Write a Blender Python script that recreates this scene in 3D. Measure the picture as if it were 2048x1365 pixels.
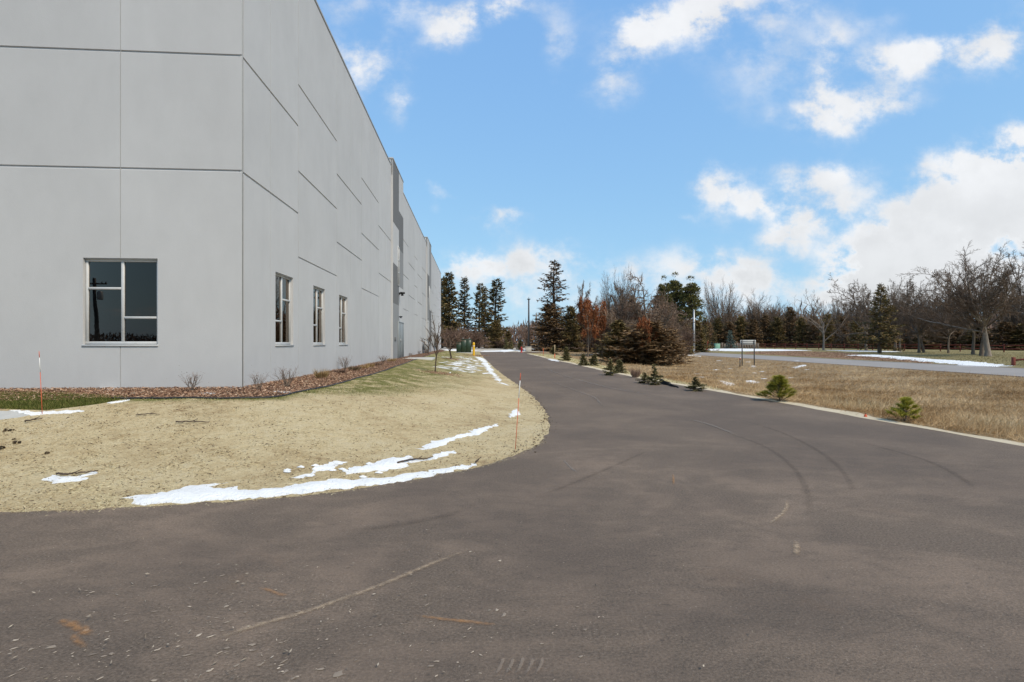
import bpy, math, random
import numpy as np
from mathutils import Vector, geometry
random.seed(7)
for o in list(bpy.data.objects): bpy.data.objects.remove(o)
S = bpy.context.scene
COL = S.collection
F = 1063.0; HOR = 687.0; CX = 1024.0; CZ = 1.62

# ------------------------------------------------------------------ camera, sky, sun, exposure
cam = bpy.data.cameras.new('camera'); co = bpy.data.objects.new('camera', cam); COL.objects.link(co)
co.location = (0, 0, CZ); co.rotation_euler = (math.pi/2, 0, 0)
cam.sensor_width = 36; cam.lens = 36*F/2048; cam.shift_y = 4.5/2048
cam.clip_start = 0.05; cam.clip_end = 6000
S.camera = co
SUN_EL, SUN_AZ = math.radians(49), math.radians(136)
sd = Vector((math.sin(SUN_AZ)*math.cos(SUN_EL), math.cos(SUN_AZ)*math.cos(SUN_EL), math.sin(SUN_EL)))
sl = bpy.data.lights.new('sun', 'SUN'); so = bpy.data.objects.new('sun', sl); COL.objects.link(so)
so.rotation_euler = sd.to_track_quat('Z', 'Y').to_euler()
sl.energy = 1.5; sl.angle = math.radians(11); sl.color = (1, .885, .74)
S.view_settings.view_transform = 'Standard'; S.view_settings.look = 'None'
S.view_settings.exposure = 1.25; S.view_settings.gamma = 1; S.view_settings.use_curve_mapping = False
S.cycles.use_denoising = True
S.cycles.max_bounces = 6; S.cycles.transparent_max_bounces = 12
W = bpy.data.worlds.new('World'); S.world = W; W.use_nodes = True

class NT:
    """small helper to write node trees"""
    def __init__(s, tree): s.t = tree; s.n = tree.nodes; s.l = tree.links
    def add(s, typ, **kw):
        nd = s.n.new(typ)
        for k, v in kw.items(): setattr(nd, k, v)
        return nd
    def put(s, sock, v):
        if hasattr(v, 'links') or isinstance(v, bpy.types.NodeSocket): s.l.new(v, sock)
        else: sock.default_value = v
    def math(s, op, a, b=0.0, c=None, clamp=False):
        nd = s.add('ShaderNodeMath', operation=op, use_clamp=clamp)
        s.put(nd.inputs[0], a); s.put(nd.inputs[1], b)
        if c is not None: s.put(nd.inputs[2], c)
        return nd.outputs[0]
    def vec(s, op, a, b=None):
        nd = s.add('ShaderNodeVectorMath', operation=op)
        s.put(nd.inputs[0], a)
        if b is not None: s.put(nd.inputs[3 if op == 'SCALE' else 1], b)
        return nd.outputs['Value'] if op in ('DOT_PRODUCT', 'LENGTH') else nd.outputs[0]
    def noise(s, v, scale, detail=5, rough=.55, dist=0, color=False):
        nd = s.add('ShaderNodeTexNoise'); s.put(nd.inputs['Vector'], v)
        nd.inputs['Scale'].default_value = scale; nd.inputs['Detail'].default_value = detail
        nd.inputs['Roughness'].default_value = rough; nd.inputs['Distortion'].default_value = dist
        return nd.outputs[1 if color else 0]
    def ramp(s, f, stops, interp='LINEAR'):
        nd = s.add('ShaderNodeValToRGB'); cr = nd.color_ramp; cr.interpolation = interp
        while len(cr.elements) < len(stops): cr.elements.new(0.5)
        for e, (p, c) in zip(cr.elements, stops):
            e.position = p; e.color = (*c, 1) if len(c) == 3 else c
        s.put(nd.inputs[0], f); return nd.outputs[0]
    def map(s, v, a, b, c=0.0, d=1.0, smooth=True):
        nd = s.add('ShaderNodeMapRange'); nd.interpolation_type = 'SMOOTHSTEP' if smooth else 'LINEAR'
        s.put(nd.inputs[0], v)
        for i, q in enumerate((a, b, c, d)): s.put(nd.inputs[i+1], q)
        return nd.outputs[0]
    def mix(s, f, a, b, blend='MIX'):
        nd = s.add('ShaderNodeMix', data_type='RGBA', blend_type=blend)
        s.put(nd.inputs[0], f)
        s.put(nd.inputs[6], (*a, 1) if isinstance(a, tuple) and len(a) == 3 else a)
        s.put(nd.inputs[7], (*b, 1) if isinstance(b, tuple) and len(b) == 3 else b)
        return nd.outputs[2]

def build_sky():
    n = NT(W.node_tree); n.n.clear()
    out = n.add('ShaderNodeOutputWorld'); bg = n.add('ShaderNodeBackground'); bg.inputs[1].default_value = 0.08
    n.l.new(bg.outputs[0], out.inputs[0])
    sky = n.add('ShaderNodeTexSky', sky_type='NISHITA'); sky.sun_disc = False
    sky.sun_elevation = SUN_EL; sky.sun_rotation = SUN_AZ; sky.altitude = 300; sky.air_density = 1.0; sky.dust_density = 1.0; sky.ozone_density = 1.0
    sc_ = n.add('ShaderNodeSeparateColor'); n.l.new(sky.outputs[0], sc_.inputs[0]); cbn = n.add('ShaderNodeCombineColor')
    for i, (a, p) in enumerate(((1.20, .45), (2.02, .36), (3.75, .14))):   # the soft tone curve of the photograph's sky
        n.put(cbn.inputs[i], n.math('MULTIPLY', n.math('POWER', sc_.outputs[i], p), a))
    skyc = cbn.outputs[0]
    tc = n.add('ShaderNodeTexCoord'); d = tc.outputs['Generated']
    sx = n.add('ShaderNodeSeparateXYZ'); n.l.new(d, sx.inputs[0])
    y = n.math('MAXIMUM', sx.outputs[1], .12)
    u = n.math('DIVIDE', sx.outputs[0], y); v = n.math('DIVIDE', sx.outputs[2], y)
    cb = n.add('ShaderNodeCombineXYZ'); n.put(cb.inputs[0], u); n.put(cb.inputs[1], v)
    uv = cb.outputs[0]
    def shake(src, sc, am, det=5):
        w = n.noise(src, sc, det, .6, color=True)
        w = n.vec('SUBTRACT', w, (.5, .5, .5)); w = n.vec('SCALE', w, am)
        return n.vec('ADD', src, w)
    q = shake(uv, 4.5, .10); q = shake(q, 17, .04)
    sep = n.vec('MULTIPLY', q, (1, 1, 0))
    blobs = [ # px, py, rx, ry, rot(deg, counter-clockwise), amp : where banks of cloud stand in the sky
        (1990,425,170,85,14,3.2),(1850,490,110,48,18,2.6),(1760,520,70,36,14,2.4),(1700,545,55,34,10,1.9),(2060,345,110,50,0,3.0),(1960,545,240,60,0,2.2),
        (2055,268,30,30,0,2.0),(1060,518,110,26,4,1.35),(970,528,50,16,-14,.8),(1010,575,110,60,0,.6),(1110,610,130,45,0,.4),
        (1455,545,80,34,-14,1.6),(1400,590,150,45,0,.8),(1250,542,70,22,0,1.0),(895,545,45,22,0,1.1),
        (1425,390,38,52,10,1.15),(1460,360,55,26,-10,.8),(1530,408,72,20,-16,1.4),(1620,372,80,25,14,1.5),(1635,342,50,16,0,.4),
        (1625,440,80,27,20,1.7),(1572,472,45,20,30,.8),(1690,235,70,36,10,1.3),(1785,215,62,22,8,.95),(1640,210,34,52,0,.8),
        (1665,95,48,42,35,.7),(1645,165,22,60,0,.6),(1790,135,66,38,10,1.35),(1900,105,105,26,12,.85),(2000,75,80,45,30,1.1),(1750,50,60,22,20,.35),
        (1385,25,68,36,12,2.2),(1520,120,95,95,0,.6),(1490,10,170,40,0,.6),(1285,60,36,42,20,1.25),(1238,110,45,70,-25,1.0),(1225,180,42,34,0,.36),(1115,80,32,55,-15,.65),
        (960,20,85,32,20,1.35),(912,72,42,30,15,1.3),(700,120,34,65,10,.95),(755,120,45,30,0,1.05),(803,195,24,40,-10,1.0),(850,8,200,22,0,.75),(790,60,24,40,0,.5),
        (1000,445,46,15,0,1.25),(880,385,26,10,-20,.6),(872,420,14,16,0,.3),(1372,443,20,9,0,.7),(1545,225,16,12,0,.25),(1030,98,10,8,0,.25)]
    acc = 0.0
    for (px, py, rx, ry, rot, am) in blobs:
        mp = n.add('ShaderNodeMapping', vector_type='TEXTURE')
        mp.inputs['Location'].default_value = ((px-CX)/F, (HOR-py)/F, 0)
        mp.inputs['Rotation'].default_value = (0, 0, math.radians(rot))
        mp.inputs['Scale'].default_value = (rx/F, ry/F, 1)
        n.l.new(sep, mp.inputs[0])
        dd = n.vec('DOT_PRODUCT', mp.outputs[0], mp.outputs[0])
        e = n.math('POWER', 2.0, n.math('MULTIPLY', dd, -1.0))
        acc = n.math('MULTIPLY_ADD', e, am, acc)
    # the same kind of broken cloud everywhere else in the sky
    dz = n.math('ADD', n.math('MAXIMUM', sx.outputs[2], 0.0), .22)
    cp = n.add('ShaderNodeCombineXYZ'); n.put(cp.inputs[0], n.math('DIVIDE', sx.outputs[0], dz)); n.put(cp.inputs[1], n.math('DIVIDE', sx.outputs[1], dz))
    gen = n.map(n.noise(cp.outputs[0], 1.3, 6, .6), .5, .72, 0, 1.3)
    outside = n.math('MAXIMUM', n.map(n.math('ABSOLUTE', u), 1.0, 1.25), n.map(v, .68, .9))
    outside = n.math('MAXIMUM', outside, n.map(sx.outputs[1], .35, .15))
    acc = n.math('MULTIPLY_ADD', gen, outside, acc)
    fb = n.noise(n.vec('MULTIPLY', uv, (1, 1.25, 1)), 7.5, 9, .62)
    fb2 = n.noise(uv, 30, 6, .6)
    dens = n.math('MULTIPLY', acc, n.math('ADD', n.map(fb, .3, .7, .12, 1.62), n.math('MULTIPLY', n.math('SUBTRACT', fb2, .5), .5)))
    al = n.map(dens, .10, 1.75)
    shade = n.noise(n.vec('ADD', uv, (0.3, .02, 0)), 9, 7, .55)
    thick = n.map(dens, .9, 2.8)
    bright = n.map(shade, .3, .7, 4.45, 5.1)
    bright = n.math('MULTIPLY', bright, n.math('SUBTRACT', 1.0, n.math('MULTIPLY', thick, n.map(v, .34, .08, 0.0, .15))))
    cc = n.vec('SCALE', (.985, .99, 1.0), bright)
    m = n.mix(n.math('MULTIPLY', al, .93), skyc, cc)
    n.l.new(m, bg.inputs[0])
    W.cycles.sampling_method = 'MANUAL'; W.cycles.sample_map_resolution = 512
build_sky()

# ------------------------------------------------------------------ helpers
def tag(o, label=None, cat=None, group=None, kind=None):
    if label: o['label'] = label
    if cat: o['category'] = cat
    if group: o['group'] = group
    if kind: o['kind'] = kind
    return o
def empty(name, loc, label=None, cat=None, group=None, rz=0.0):
    o = bpy.data.objects.new(name, None); COL.objects.link(o); o.location = loc; o.rotation_euler = (0, 0, rz)
    o.empty_display_size = .2
    return tag(o, label, cat, group)
def copy_tree(o, parent=None):
    c = o.copy(); COL.objects.link(c)
    if parent: c.parent = parent
    for ch in o.children: copy_tree(ch, c)
    return c
def mesh_np(name, V, T, mats, parent=None, midx=None, attrs=None, smooth=False):
    V = np.asarray(V, np.float32); T = np.asarray(T, np.int32); k = T.shape[1]
    me = bpy.data.meshes.new(name)
    me.vertices.add(len(V)); me.vertices.foreach_set('co', V.ravel())
    me.loops.add(T.size); me.loops.foreach_set('vertex_index', T.ravel())
    me.polygons.add(len(T)); me.polygons.foreach_set('loop_start', np.arange(0, T.size, k, dtype=np.int32))
    if midx is not None: me.polygons.foreach_set('material_index', np.asarray(midx, np.int32))
    if smooth: me.polygons.foreach_set('use_smooth', np.ones(len(T), bool))
    me.update(calc_edges=True)
    for m in (mats if isinstance(mats, (list, tuple)) else [mats]): me.materials.append(m)
    for an, av in (attrs or {}).items():
        a = me.attributes.new(an, 'FLOAT', 'POINT'); a.data.foreach_set('value', np.asarray(av, np.float32))
    o = bpy.data.objects.new(name, me); COL.objects.link(o)
    if parent: o.parent = parent
    return o
class MB:
    """collects boxes, tubes, lathes and loose triangles into ONE mesh"""
    def __init__(s): s.V = []; s.T = []; s.n = 0; s.M = []; s.m = 0; s.A = []
    def raw(s, V, T, a=None):
        V = np.asarray(V, float).reshape(-1, 3); T = np.asarray(T, int).reshape(-1, 3)
        s.V.append(V); s.T.append(T+s.n); s.n += len(V); s.M.append(np.full(len(T), s.m))
        s.A.append(np.full(len(V), .5) if a is None else np.broadcast_to(a, (len(V),)))
    def quads(s, V, Q):
        Q = np.asarray(Q); s.raw(V, np.vstack([Q[:, [0, 1, 2]], Q[:, [0, 2, 3]]]))
    def box(s, a, b, rot=None, bev=0.0):
        x0, y0, z0 = a; x1, y1, z1 = b
        if bev > 0:
            e = bev
            pts = []
            for z, i in ((z0, e), (z0+e, 0), (z1-e, 0), (z1, e)):
                xa, xb, ya, yb = x0+i, x1-i, y0+i, y1-i; c = e*.7
                pts.append([(xa+c, ya, z), (xb-c, ya, z), (xb, ya+c, z), (xb, yb-c, z), (xb-c, yb, z), (xa+c, yb, z), (xa, yb-c, z), (xa, ya+c, z)])
            V = np.array(pts).reshape(-1, 3); T = []
            for r in range(3):
                for k in range(8):
                    p, q = r*8+k, r*8+(k+1) % 8
                    T += [(p, q, q+8), (p, q+8, p+8)]
            for k in range(1, 7): T += [(0, k+1, k), (24, 24+k, 25+k)]
        else:
            V = np.array([(x0,y0,z0),(x1,y0,z0),(x1,y1,z0),(x0,y1,z0),(x0,y0,z1),(x1,y0,z1),(x1,y1,z1),(x0,y1,z1)])
            T = [(0,2,1),(0,3,2),(4,5,6),(4,6,7),(0,1,5),(0,5,4),(1,2,6),(1,6,5),(2,3,7),(2,7,6),(3,0,4),(3,4,7)]
        if rot is not None: V = V @ np.array(rot).T
        s.raw(V, T); return s
    def tubes(s, P, R, n=6, cap=False, a=None):
        """P (m,k,3) polylines, R (m,k) radii"""
        P = np.asarray(P, float); R = np.asarray(R, float)
        if P.ndim == 2: P = P[None]; R = R[None]
        m, k, _ = P.shape
        T = np.gradient(P, axis=1); T /= np.linalg.norm(T, axis=2, keepdims=True)+1e-9
        av = np.abs(T.mean(1))[:, 2] > .75
        ref = np.where(av[:, None], np.array([1., 0, 0]), np.array([0, 0, 1.]))[:, None, :]
        U = np.cross(T, np.broadcast_to(ref, T.shape)); U /= np.linalg.norm(U, axis=2, keepdims=True)+1e-9
        Wv = np.cross(T, U)
        an = np.arange(n)*2*math.pi/n
        V = P[:, :, None, :] + R[:, :, None, None]*(np.cos(an)[None, None, :, None]*U[:, :, None, :] + np.sin(an)[None, None, :, None]*Wv[:, :, None, :])
        idx = np.arange(m*k*n).reshape(m, k, n); nx = np.roll(idx, -1, axis=2)
        A, B, C, D = idx[:, :-1], nx[:, :-1], nx[:, 1:], idx[:, 1:]
        TT = np.concatenate([np.stack([A, B, C], -1).reshape(-1, 3), np.stack([A, C, D], -1).reshape(-1, 3)])
        if cap:
            ex = []
            for i in range(m):
                for j in range(1, n-1):
                    ex += [(idx[i, 0, 0], idx[i, 0, j+1], idx[i, 0, j]), (idx[i, -1, 0], idx[i, -1, j], idx[i, -1, j+1])]
            TT = np.concatenate([TT, np.array(ex)])
        if a is not None: a = np.repeat(np.asarray(a), k*n)
        s.raw(V.reshape(-1, 3), TT, a); return s
    def rod(s, p, q, r0, r1=None, n=8): return s.tubes(np.array([p, q], float), np.array([r0, r0 if r1 is None else r1]), n, True)
    def lathe(s, prof, n=16, c=(0, 0, 0)):
        prof = np.array(prof, float); k = len(prof); an = np.arange(n)*2*math.pi/n
        V = np.stack([prof[:, None, 0]*np.cos(an)+c[0], prof[:, None, 0]*np.sin(an)+c[1], np.repeat(prof[:, 1:2], n, 1)+c[2]], -1).reshape(-1, 3)
        idx = np.arange(k*n).reshape(k, n); nx = np.roll(idx, -1, 1)
        T = np.concatenate([np.stack([idx[:-1], nx[:-1], nx[1:]], -1).reshape(-1, 3), np.stack([idx[:-1], nx[1:], idx[1:]], -1).reshape(-1, 3)])
        s.raw(V, T); return s
    def sprays(s, P, D, L, Wd, rng, rhomb=True, a=None):
        """leaf/needle clumps: one narrow pointed blade each"""
        n = len(P); D = D/(np.linalg.norm(D, axis=1, keepdims=True)+1e-9)
        sd_ = np.cross(D, rng.normal(size=(n, 3))); sd_ /= np.linalg.norm(sd_, axis=1, keepdims=True)+1e-9
        L = np.broadcast_to(L, (n,))[:, None]; Wd = np.broadcast_to(Wd, (n,))[:, None]
        if rhomb:
            V = np.stack([P, P+D*L*.45+sd_*Wd*.5, P+D*L*.45-sd_*Wd*.5, P+D*L], 1); b = np.arange(n)[:, None]*4
            T = np.concatenate([b+[0, 1, 2], b+[1, 3, 2]]); kk = 4
        else:
            V = np.stack([P+sd_*Wd*.5, P-sd_*Wd*.5, P+D*L], 1); b = np.arange(n)[:, None]*3; T = b+[0, 1, 2]; kk = 3
        if a is None: a = rng.random(n)
        s.raw(V.reshape(-1, 3), T, np.repeat(a, kk)); return s
    def build(s, name, mats, parent=None, smooth=False, attr=True):
        return mesh_np(name, np.concatenate(s.V), np.concatenate(s.T), mats, parent, np.concatenate(s.M), {'v': np.concatenate(s.A)} if attr else None, smooth)

def newmat(name):
    m = bpy.data.materials.new(name); m.use_nodes = True; n = NT(m.node_tree)
    b = n.n['Principled BSDF']; return m, n, b
def pmat(name, c1, c2=None, scale=6.0, rough=.8, bump=0.0, bscale=None, spec=.25, metal=0.0, stretch=(1, 1, 1), world=True):
    m, n, b = newmat(name)
    b.inputs['Roughness'].default_value = rough; b.inputs['Specular IOR Level'].default_value = spec; b.inputs['Metallic'].default_value = metal
    if world: v = n.add('ShaderNodeNewGeometry').outputs['Position']
    else: v = n.add('ShaderNodeTexCoord').outputs['Object']
    v = n.vec('MULTIPLY', v, stretch)
    c2 = c2 or tuple(x*.8 for x in c1)
    f = n.noise(v, scale, 6, .6)
    n.put(b.inputs['Base Color'], n.ramp(f, [(.3, c2), (.7, c1)]))
    if bump:
        bp = n.add('ShaderNodeBump'); bp.inputs['Strength'].default_value = 1; bp.inputs['Distance'].default_value = bump
        n.put(bp.inputs['Height'], n.noise(v, bscale or scale*4, 6, .6)); n.l.new(bp.outputs[0], b.inputs['Normal'])
    return m
def leafmat(name, stops, rough=.75, trans=.0):
    """colour from the per-clump attribute 'v' with a little per-plant variation"""
    m, n, b = newmat(name)
    at_ = n.add('ShaderNodeAttribute', attribute_name='v')
    oi = n.add('ShaderNodeObjectInfo')
    c = n.ramp(at_.outputs['Fac'], stops)
    hs = n.add('ShaderNodeHueSaturation'); n.l.new(c, hs.inputs['Color'])
    n.put(hs.inputs['Value'], n.map(oi.outputs['Random'], 0, 1, .85, 1.18, False))
    n.l.new(hs.outputs[0], b.inputs['Base Color'])
    b.inputs['Roughness'].default_value = rough; b.inputs['Specular IOR Level'].default_value = .15
    return m

# ------------------------------------------------------------------ plan of the ground
def catmull(P, k=8):
    P = np.array(P, float); Q = np.vstack([2*P[0]-P[1], P, 2*P[-1]-P[-2]]); out = []
    for i in range(1, len(Q)-2):
        for t in np.linspace(0, 1, k, endpoint=False):
            a, b, c, d = Q[i-1], Q[i], Q[i+1], Q[i+2]
            out.append(.5*((2*b)+(-a+c)*t+(2*a-5*b+4*c-d)*t*t+(-a+3*b-3*c+d)*t**3))
    out.append(P[-1]); return np.array(out)
LEFT = catmull([(-60, 4.2), (-25, 4.75), (-12, 5.0), (-4.94, 5.12), (-3.87, 5.25), (-2.71, 5.5), (-1.79, 5.88), (-.48, 6.94), (.12, 7.9), (.46, 8.7), (.755, 10.56), (.77, 13.4), (.43, 17.6), (-.6, 26), (-1.4, 33.7), (-2.65, 47.8), (-4.2, 69)])
RIGHT = catmull([(10.5, -30), (9.3, -6), (8.6, 3), (8.05, 8.3), (7.3, 13.5), (6.5, 17.6), (5.0, 24.7), (2.9, 41), (1.5, 62), (1.3, 69)])
C0 = np.array([-5.33, 10.5]); TH = math.atan(.0724)
ES = np.array([-math.sin(TH), math.cos(TH)]); EX = np.array([math.cos(TH), math.sin(TH)])
BL = 64.2; BW = 55.0; FLOOR = .74
def seg_dist(p, L):
    a, b = L[:-1], L[1:]; ab = b-a; out = np.full(len(p), 1e9)
    for i in range(len(a)):
        t = np.clip(((p-a[i])@ab[i])/(ab[i]@ab[i]+1e-12), 0, 1)
        out = np.minimum(out, np.hypot(*(p-a[i]-t[:, None]*ab[i]).T))
    return out
def inpoly(p, poly):
    poly = np.asarray(poly); x, y = p[:, 0], p[:, 1]; r = np.zeros(len(p), bool); j = len(poly)-1
    for i in range(len(poly)):
        xi, yi = poly[i]; xj, yj = poly[j]
        c = ((yi > y) != (yj > y))
        if c.any(): r ^= c & (x < (xj-xi)*(y-yi)/((yj-yi) or 1e-12)+xi)
        j = i
    return r
LEFT_R = None
DRIVE = np.vstack([LEFT, RIGHT[::-1], [(-60, -30)]])
def sst(t): t = np.clip(t, 0, 1); return t*t*(3-2*t)
def wob(x, y):
    return (np.sin(x*1.7+y*.6)*np.sin(y*1.3-x*.4)+.6*np.sin(x*3.9+1.3)*np.sin(y*3.1+x*.8)+.4*np.sin(x*7.7+y*2.1)*np.sin(y*8.3-x))
def build_dist(p):
    l = p-C0; x = l@EX; y = l@ES
    dx = np.maximum(np.maximum(x, -BW-x), 0); dy = np.maximum(np.maximum(-y, y-BL), 0)
    return np.hypot(dx, dy)
def H(x, y):
    x = np.atleast_1d(np.asarray(x, float)); y = np.atleast_1d(np.asarray(y, float)); p = np.stack([x, y], 1)
    zd = np.interp(y, [-50, 12, 13.4, 17.6, 26, 34, 48, 70, 100, 400], [0, 0, .02, .07, .2, .35, .45, .47, .45, .45])
    ind = inpoly(p, DRIVE)
    xr = np.interp(y, RIGHT[:, 1], RIGHT[:, 0])
    rightside = x > np.interp(y, [-30, 5, 69, 400], [0, 0.9, 0, -3])
    z = zd.copy()
    lm = (~ind) & (~rightside)
    if lm.any():
        dL = seg_dist(p[lm], LEFT); db = build_dist(p[lm])
        t = dL/(dL+db+1e-6)
        z[lm] = zd[lm]+(FLOOR-zd[lm])*(.35*t+.65*sst(t*1.06)) + .012*wob(x[lm], y[lm])*sst(dL/1.0)*sst(db/1.5)
    rm = (~ind) & rightside
    if rm.any():
        d = np.maximum(x[rm]-xr[rm]-.75, 0); D = np.maximum(22.9-x[rm], 0); t = d/(d+D+1e-6)
        zr = np.interp(y[rm], [-30, 60, 120, 400], [.08, .08, .25, .3])
        dip = np.interp(y[rm], [-30, 8, 30, 55, 75], [.3, .42, .4, .2, .05])
        zz = zd[rm]*(1-sst(t))+zr*sst(t)-dip*np.sin(math.pi*np.clip(t, 0, 1)**.8) + .03*wob(x[rm]*.7, y[rm]*.7)*sst(d/1.5)*sst(D/1.5)
        e = np.maximum(x[rm]-30.9, 0)
        zz = np.where(x[rm] > 22.9, zr+.03*np.sin(math.pi*np.clip((x[rm]-22.9)/8, 0, 1))+.26*sst(e/4.5), zz)
        z[rm] = zz
    return z
def hz(x, y): return float(H([x], [y])[0])
_YS = np.exp(np.linspace(math.log(2.5), math.log(400), 3500))
def at(px, py):
    """the point of the ground seen at a pixel of the photograph"""
    X = (px-CX)/F*_YS; Z = CZ-(py-HOR)/F*_YS; h = H(X, _YS)
    i = np.argmax(Z < h)
    if i == 0: i = len(_YS)-1
    f = (Z[i-1]-h[i-1])/((Z[i-1]-h[i-1])-(Z[i]-h[i])+1e-12); Y = _YS[i-1]+f*(_YS[i]-_YS[i-1])
    x = (px-CX)/F*Y
    return Vector((x, Y, hz(x, Y)))
def col(px, Y): return (px-CX)/F*Y
def atp(pts): return np.array([at(*q)[:2] for q in pts])
def rough_edge(P, step, amp, seed, closed=True):
    P = np.array(P, float); rg = np.random.default_rng(seed); out = []
    n = len(P); m = n if closed else n-1
    for i in range(m):
        a, b = P[i], P[(i+1) % n]; d = np.hypot(*(b-a)); k = max(1, int(d/step))
        nrm = np.array([-(b-a)[1], (b-a)[0]])/(d+1e-9)
        for j in range(k):
            t = j/k; out.append(a+(b-a)*t+nrm*rg.normal()*amp*min(1, d/step))
    if not closed: out.append(P[-1])
    return np.array(out)

# ------------------------------------------------------------------ ground materials
def asphalt_mat(name, fresh=True):
    m, n, b = newmat(name); P = n.add('ShaderNodeNewGeometry').outputs['Position']
    fine = n.noise(n.vec('MULTIPLY', P, (1, 1.25, 1)), 52, 6, .8); big = n.noise(P, .3, 6, .6, .4); mid = n.noise(n.vec('MULTIPLY', P, (1, 1.9, 1)), 2.3, 10, .76, .5)
    if fresh: mid = n.math('ADD', n.math('MULTIPLY', mid, .42), n.math('MULTIPLY', n.noise(n.vec('MULTIPLY', P, (1, 1.3, 1)), .62, 9, .66, .9), .58))
    if fresh: base = n.ramp(fine, [(.33, (.074, .055, .041)), (.5, (.155, .117, .087)), (.67, (.27, .209, .155))])
    else: base = n.ramp(fine, [(.25, (.24, .215, .195)), (.75, (.36, .325, .295))])
    dust = (.312, .226, .162) if fresh else (.34, .31, .27)
    near = n.map(n.vec('LENGTH', P), 3.0, 15.0, 1.0, .30)
    grain = n.math('ADD', .55, n.math('MULTIPLY', n.map(fine, .35, .65), .45))
    f = n.math('MULTIPLY', n.math('MULTIPLY', n.map(mid, .43, .61, 0, .66), near), grain) if fresh else n.map(mid, .4, .7, 0, .6)
    c = n.mix(f, base, dust)
    c = n.mix(n.map(big, .38, .6, 0, .5), c, (.098, .076, .061) if fresh else (.25, .23, .21))
    if fresh:
        red = n.math('MULTIPLY', n.map(n.noise(P, .9, 6, .62, .5), .58, .78, 0, .22), near)
        c = n.mix(red, c, (.25, .15, .088))
        vo = n.add('ShaderNodeTexVoronoi'); vo.inputs['Scale'].default_value = 34; n.l.new(P, vo.inputs['Vector'])
        sp = n.math('MULTIPLY', n.map(vo.outputs['Distance'], .18, .08), n.map(n.noise(P, 9, 4, .6), .5, .66))
        c = n.mix(n.math('MULTIPLY', n.math('MULTIPLY', sp, near), .8), c, (.40, .33, .26))
        dk = n.math('MULTIPLY', n.map(n.noise(n.vec('MULTIPLY', P, (9, 26, 1)), 1, 5, .75), .57, .68), .45)
        c = n.mix(dk, c, (.045, .038, .034))
    n.put(b.inputs['Base Color'], c); b.inputs['Roughness'].default_value = .88; b.inputs['Specular IOR Level'].default_value = .2
    bp = n.add('ShaderNodeBump'); bp.inputs['Distance'].default_value = .012 if fresh else .004; bp.inputs['Strength'].default_value = .9
    n.put(bp.inputs['Height'], n.math('ADD', n.noise(P, 80, 4, .75), n.math('MULTIPLY', n.noise(P, 12, 5, .65), .9))); n.l.new(bp.outputs[0], b.inputs['Normal'])
    return m
def soil_mat(name, stops, sc=(1.2, 9, 60), bump=.02, green=None, speck=.0, stretch=(1, 1, 1)):
    m, n, b = newmat(name); P = n.vec('MULTIPLY', n.add('ShaderNodeNewGeometry').outputs['Position'], stretch)
    f = n.math('ADD', n.math('MULTIPLY', n.noise(P, sc[0], 5, .6, .3), .5), n.math('MULTIPLY', n.noise(P, sc[1], 6, .65), .5))
    c = n.ramp(f, stops)
    fine = n.noise(P, sc[2], 4, .7)
    c = n.mix(n.map(fine, .35, .7, 0, .45), c, stops[0][1])
    if green:
        a = n.add('ShaderNodeAttribute', attribute_name='green')
        g = n.math('MULTIPLY', a.outputs['Fac'], n.map(n.noise(P, 1.7, 6, .7), .33, .6))
        c = n.mix(g, c, n.ramp(fine, [(.3, green[0]), (.7, green[1])]))
    if speck:
        s = n.map(n.noise(n.vec('MULTIPLY', P, (14, 30, 14)), 1, 4, .65), .62, .68, 0, speck)
        c = n.mix(s, c, (.07, .05, .035))
    n.put(b.inputs['Base Color'], c); b.inputs['Roughness'].default_value = .95; b.inputs['Specular IOR Level'].default_value = .1
    bp = n.add('ShaderNodeBump'); bp.inputs['Distance'].default_value = bump; bp.inputs['Strength'].default_value = .9
    n.put(bp.inputs['Height'], n.math('ADD', n.noise(P, sc[2]*.5, 5, .7), n.noise(P, sc[1], 5, .6))); n.l.new(bp.outputs[0], b.inputs['Normal'])
    return m
M = {}
M['asphalt'] = asphalt_mat('fresh_asphalt'); M['road'] = asphalt_mat('worn_asphalt', False)
M['lawn'] = soil_mat('straw_mulch_lawn', [(.28, (.27, .185, .105)), (.41, (.47, .36, .20)), (.53, (.60, .49, .29)), (.7, (.62, .53, .355))], (.8, 7, 55), .035, ((.10, .105, .03), (.24, .22, .08)), .6)
M['turf'] = soil_mat('green_turf', [(.3, (.06, .055, .02)), (.5, (.09, .105, .025)), (.7, (.16, .17, .05))], (2, 12, 80), .02)
M['mulch'] = soil_mat('wood_mulch', [(.3, (.06, .035, .025)), (.5, (.17, .10, .065)), (.7, (.32, .21, .14))], (3, 25, 90), .03)
M['field'] = soil_mat('dry_field', [(.28, (.17, .115, .06)), (.5, (.31, .22, .125)), (.72, (.41, .315, .195))], (.5, 4, 45), .05)
M['sand'] = soil_mat('sand_edge', [(.3, (.40, .32, .21)), (.5, (.60, .51, .36)), (.7, (.70, .62, .47))], (1.5, 10, 80), .015)
M['verge'] = soil_mat('yellow_verge', [(.3, (.25, .22, .09)), (.5, (.40, .35, .17)), (.7, (.55, .48, .28))], (.7, 5, 45), .03)
M['park'] = soil_mat('park_lawn', [(.3, (.16, .14, .06)), (.5, (.26, .21, .10)), (.7, (.35, .29, .15))], (.2, 2, 30), .03)
M['leafbank'] = soil_mat('leaf_litter', [(.3, (.13, .07, .04)), (.5, (.29, .17, .10)), (.7, (.42, .28, .19))], (.6, 6, 25), .08)
M['lot'] = soil_mat('pale_gravel', [(.3, (.34, .29, .22)), (.5, (.48, .43, .35)), (.7, (.6, .56, .5))], (.2, 2, 30), .02)
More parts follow.
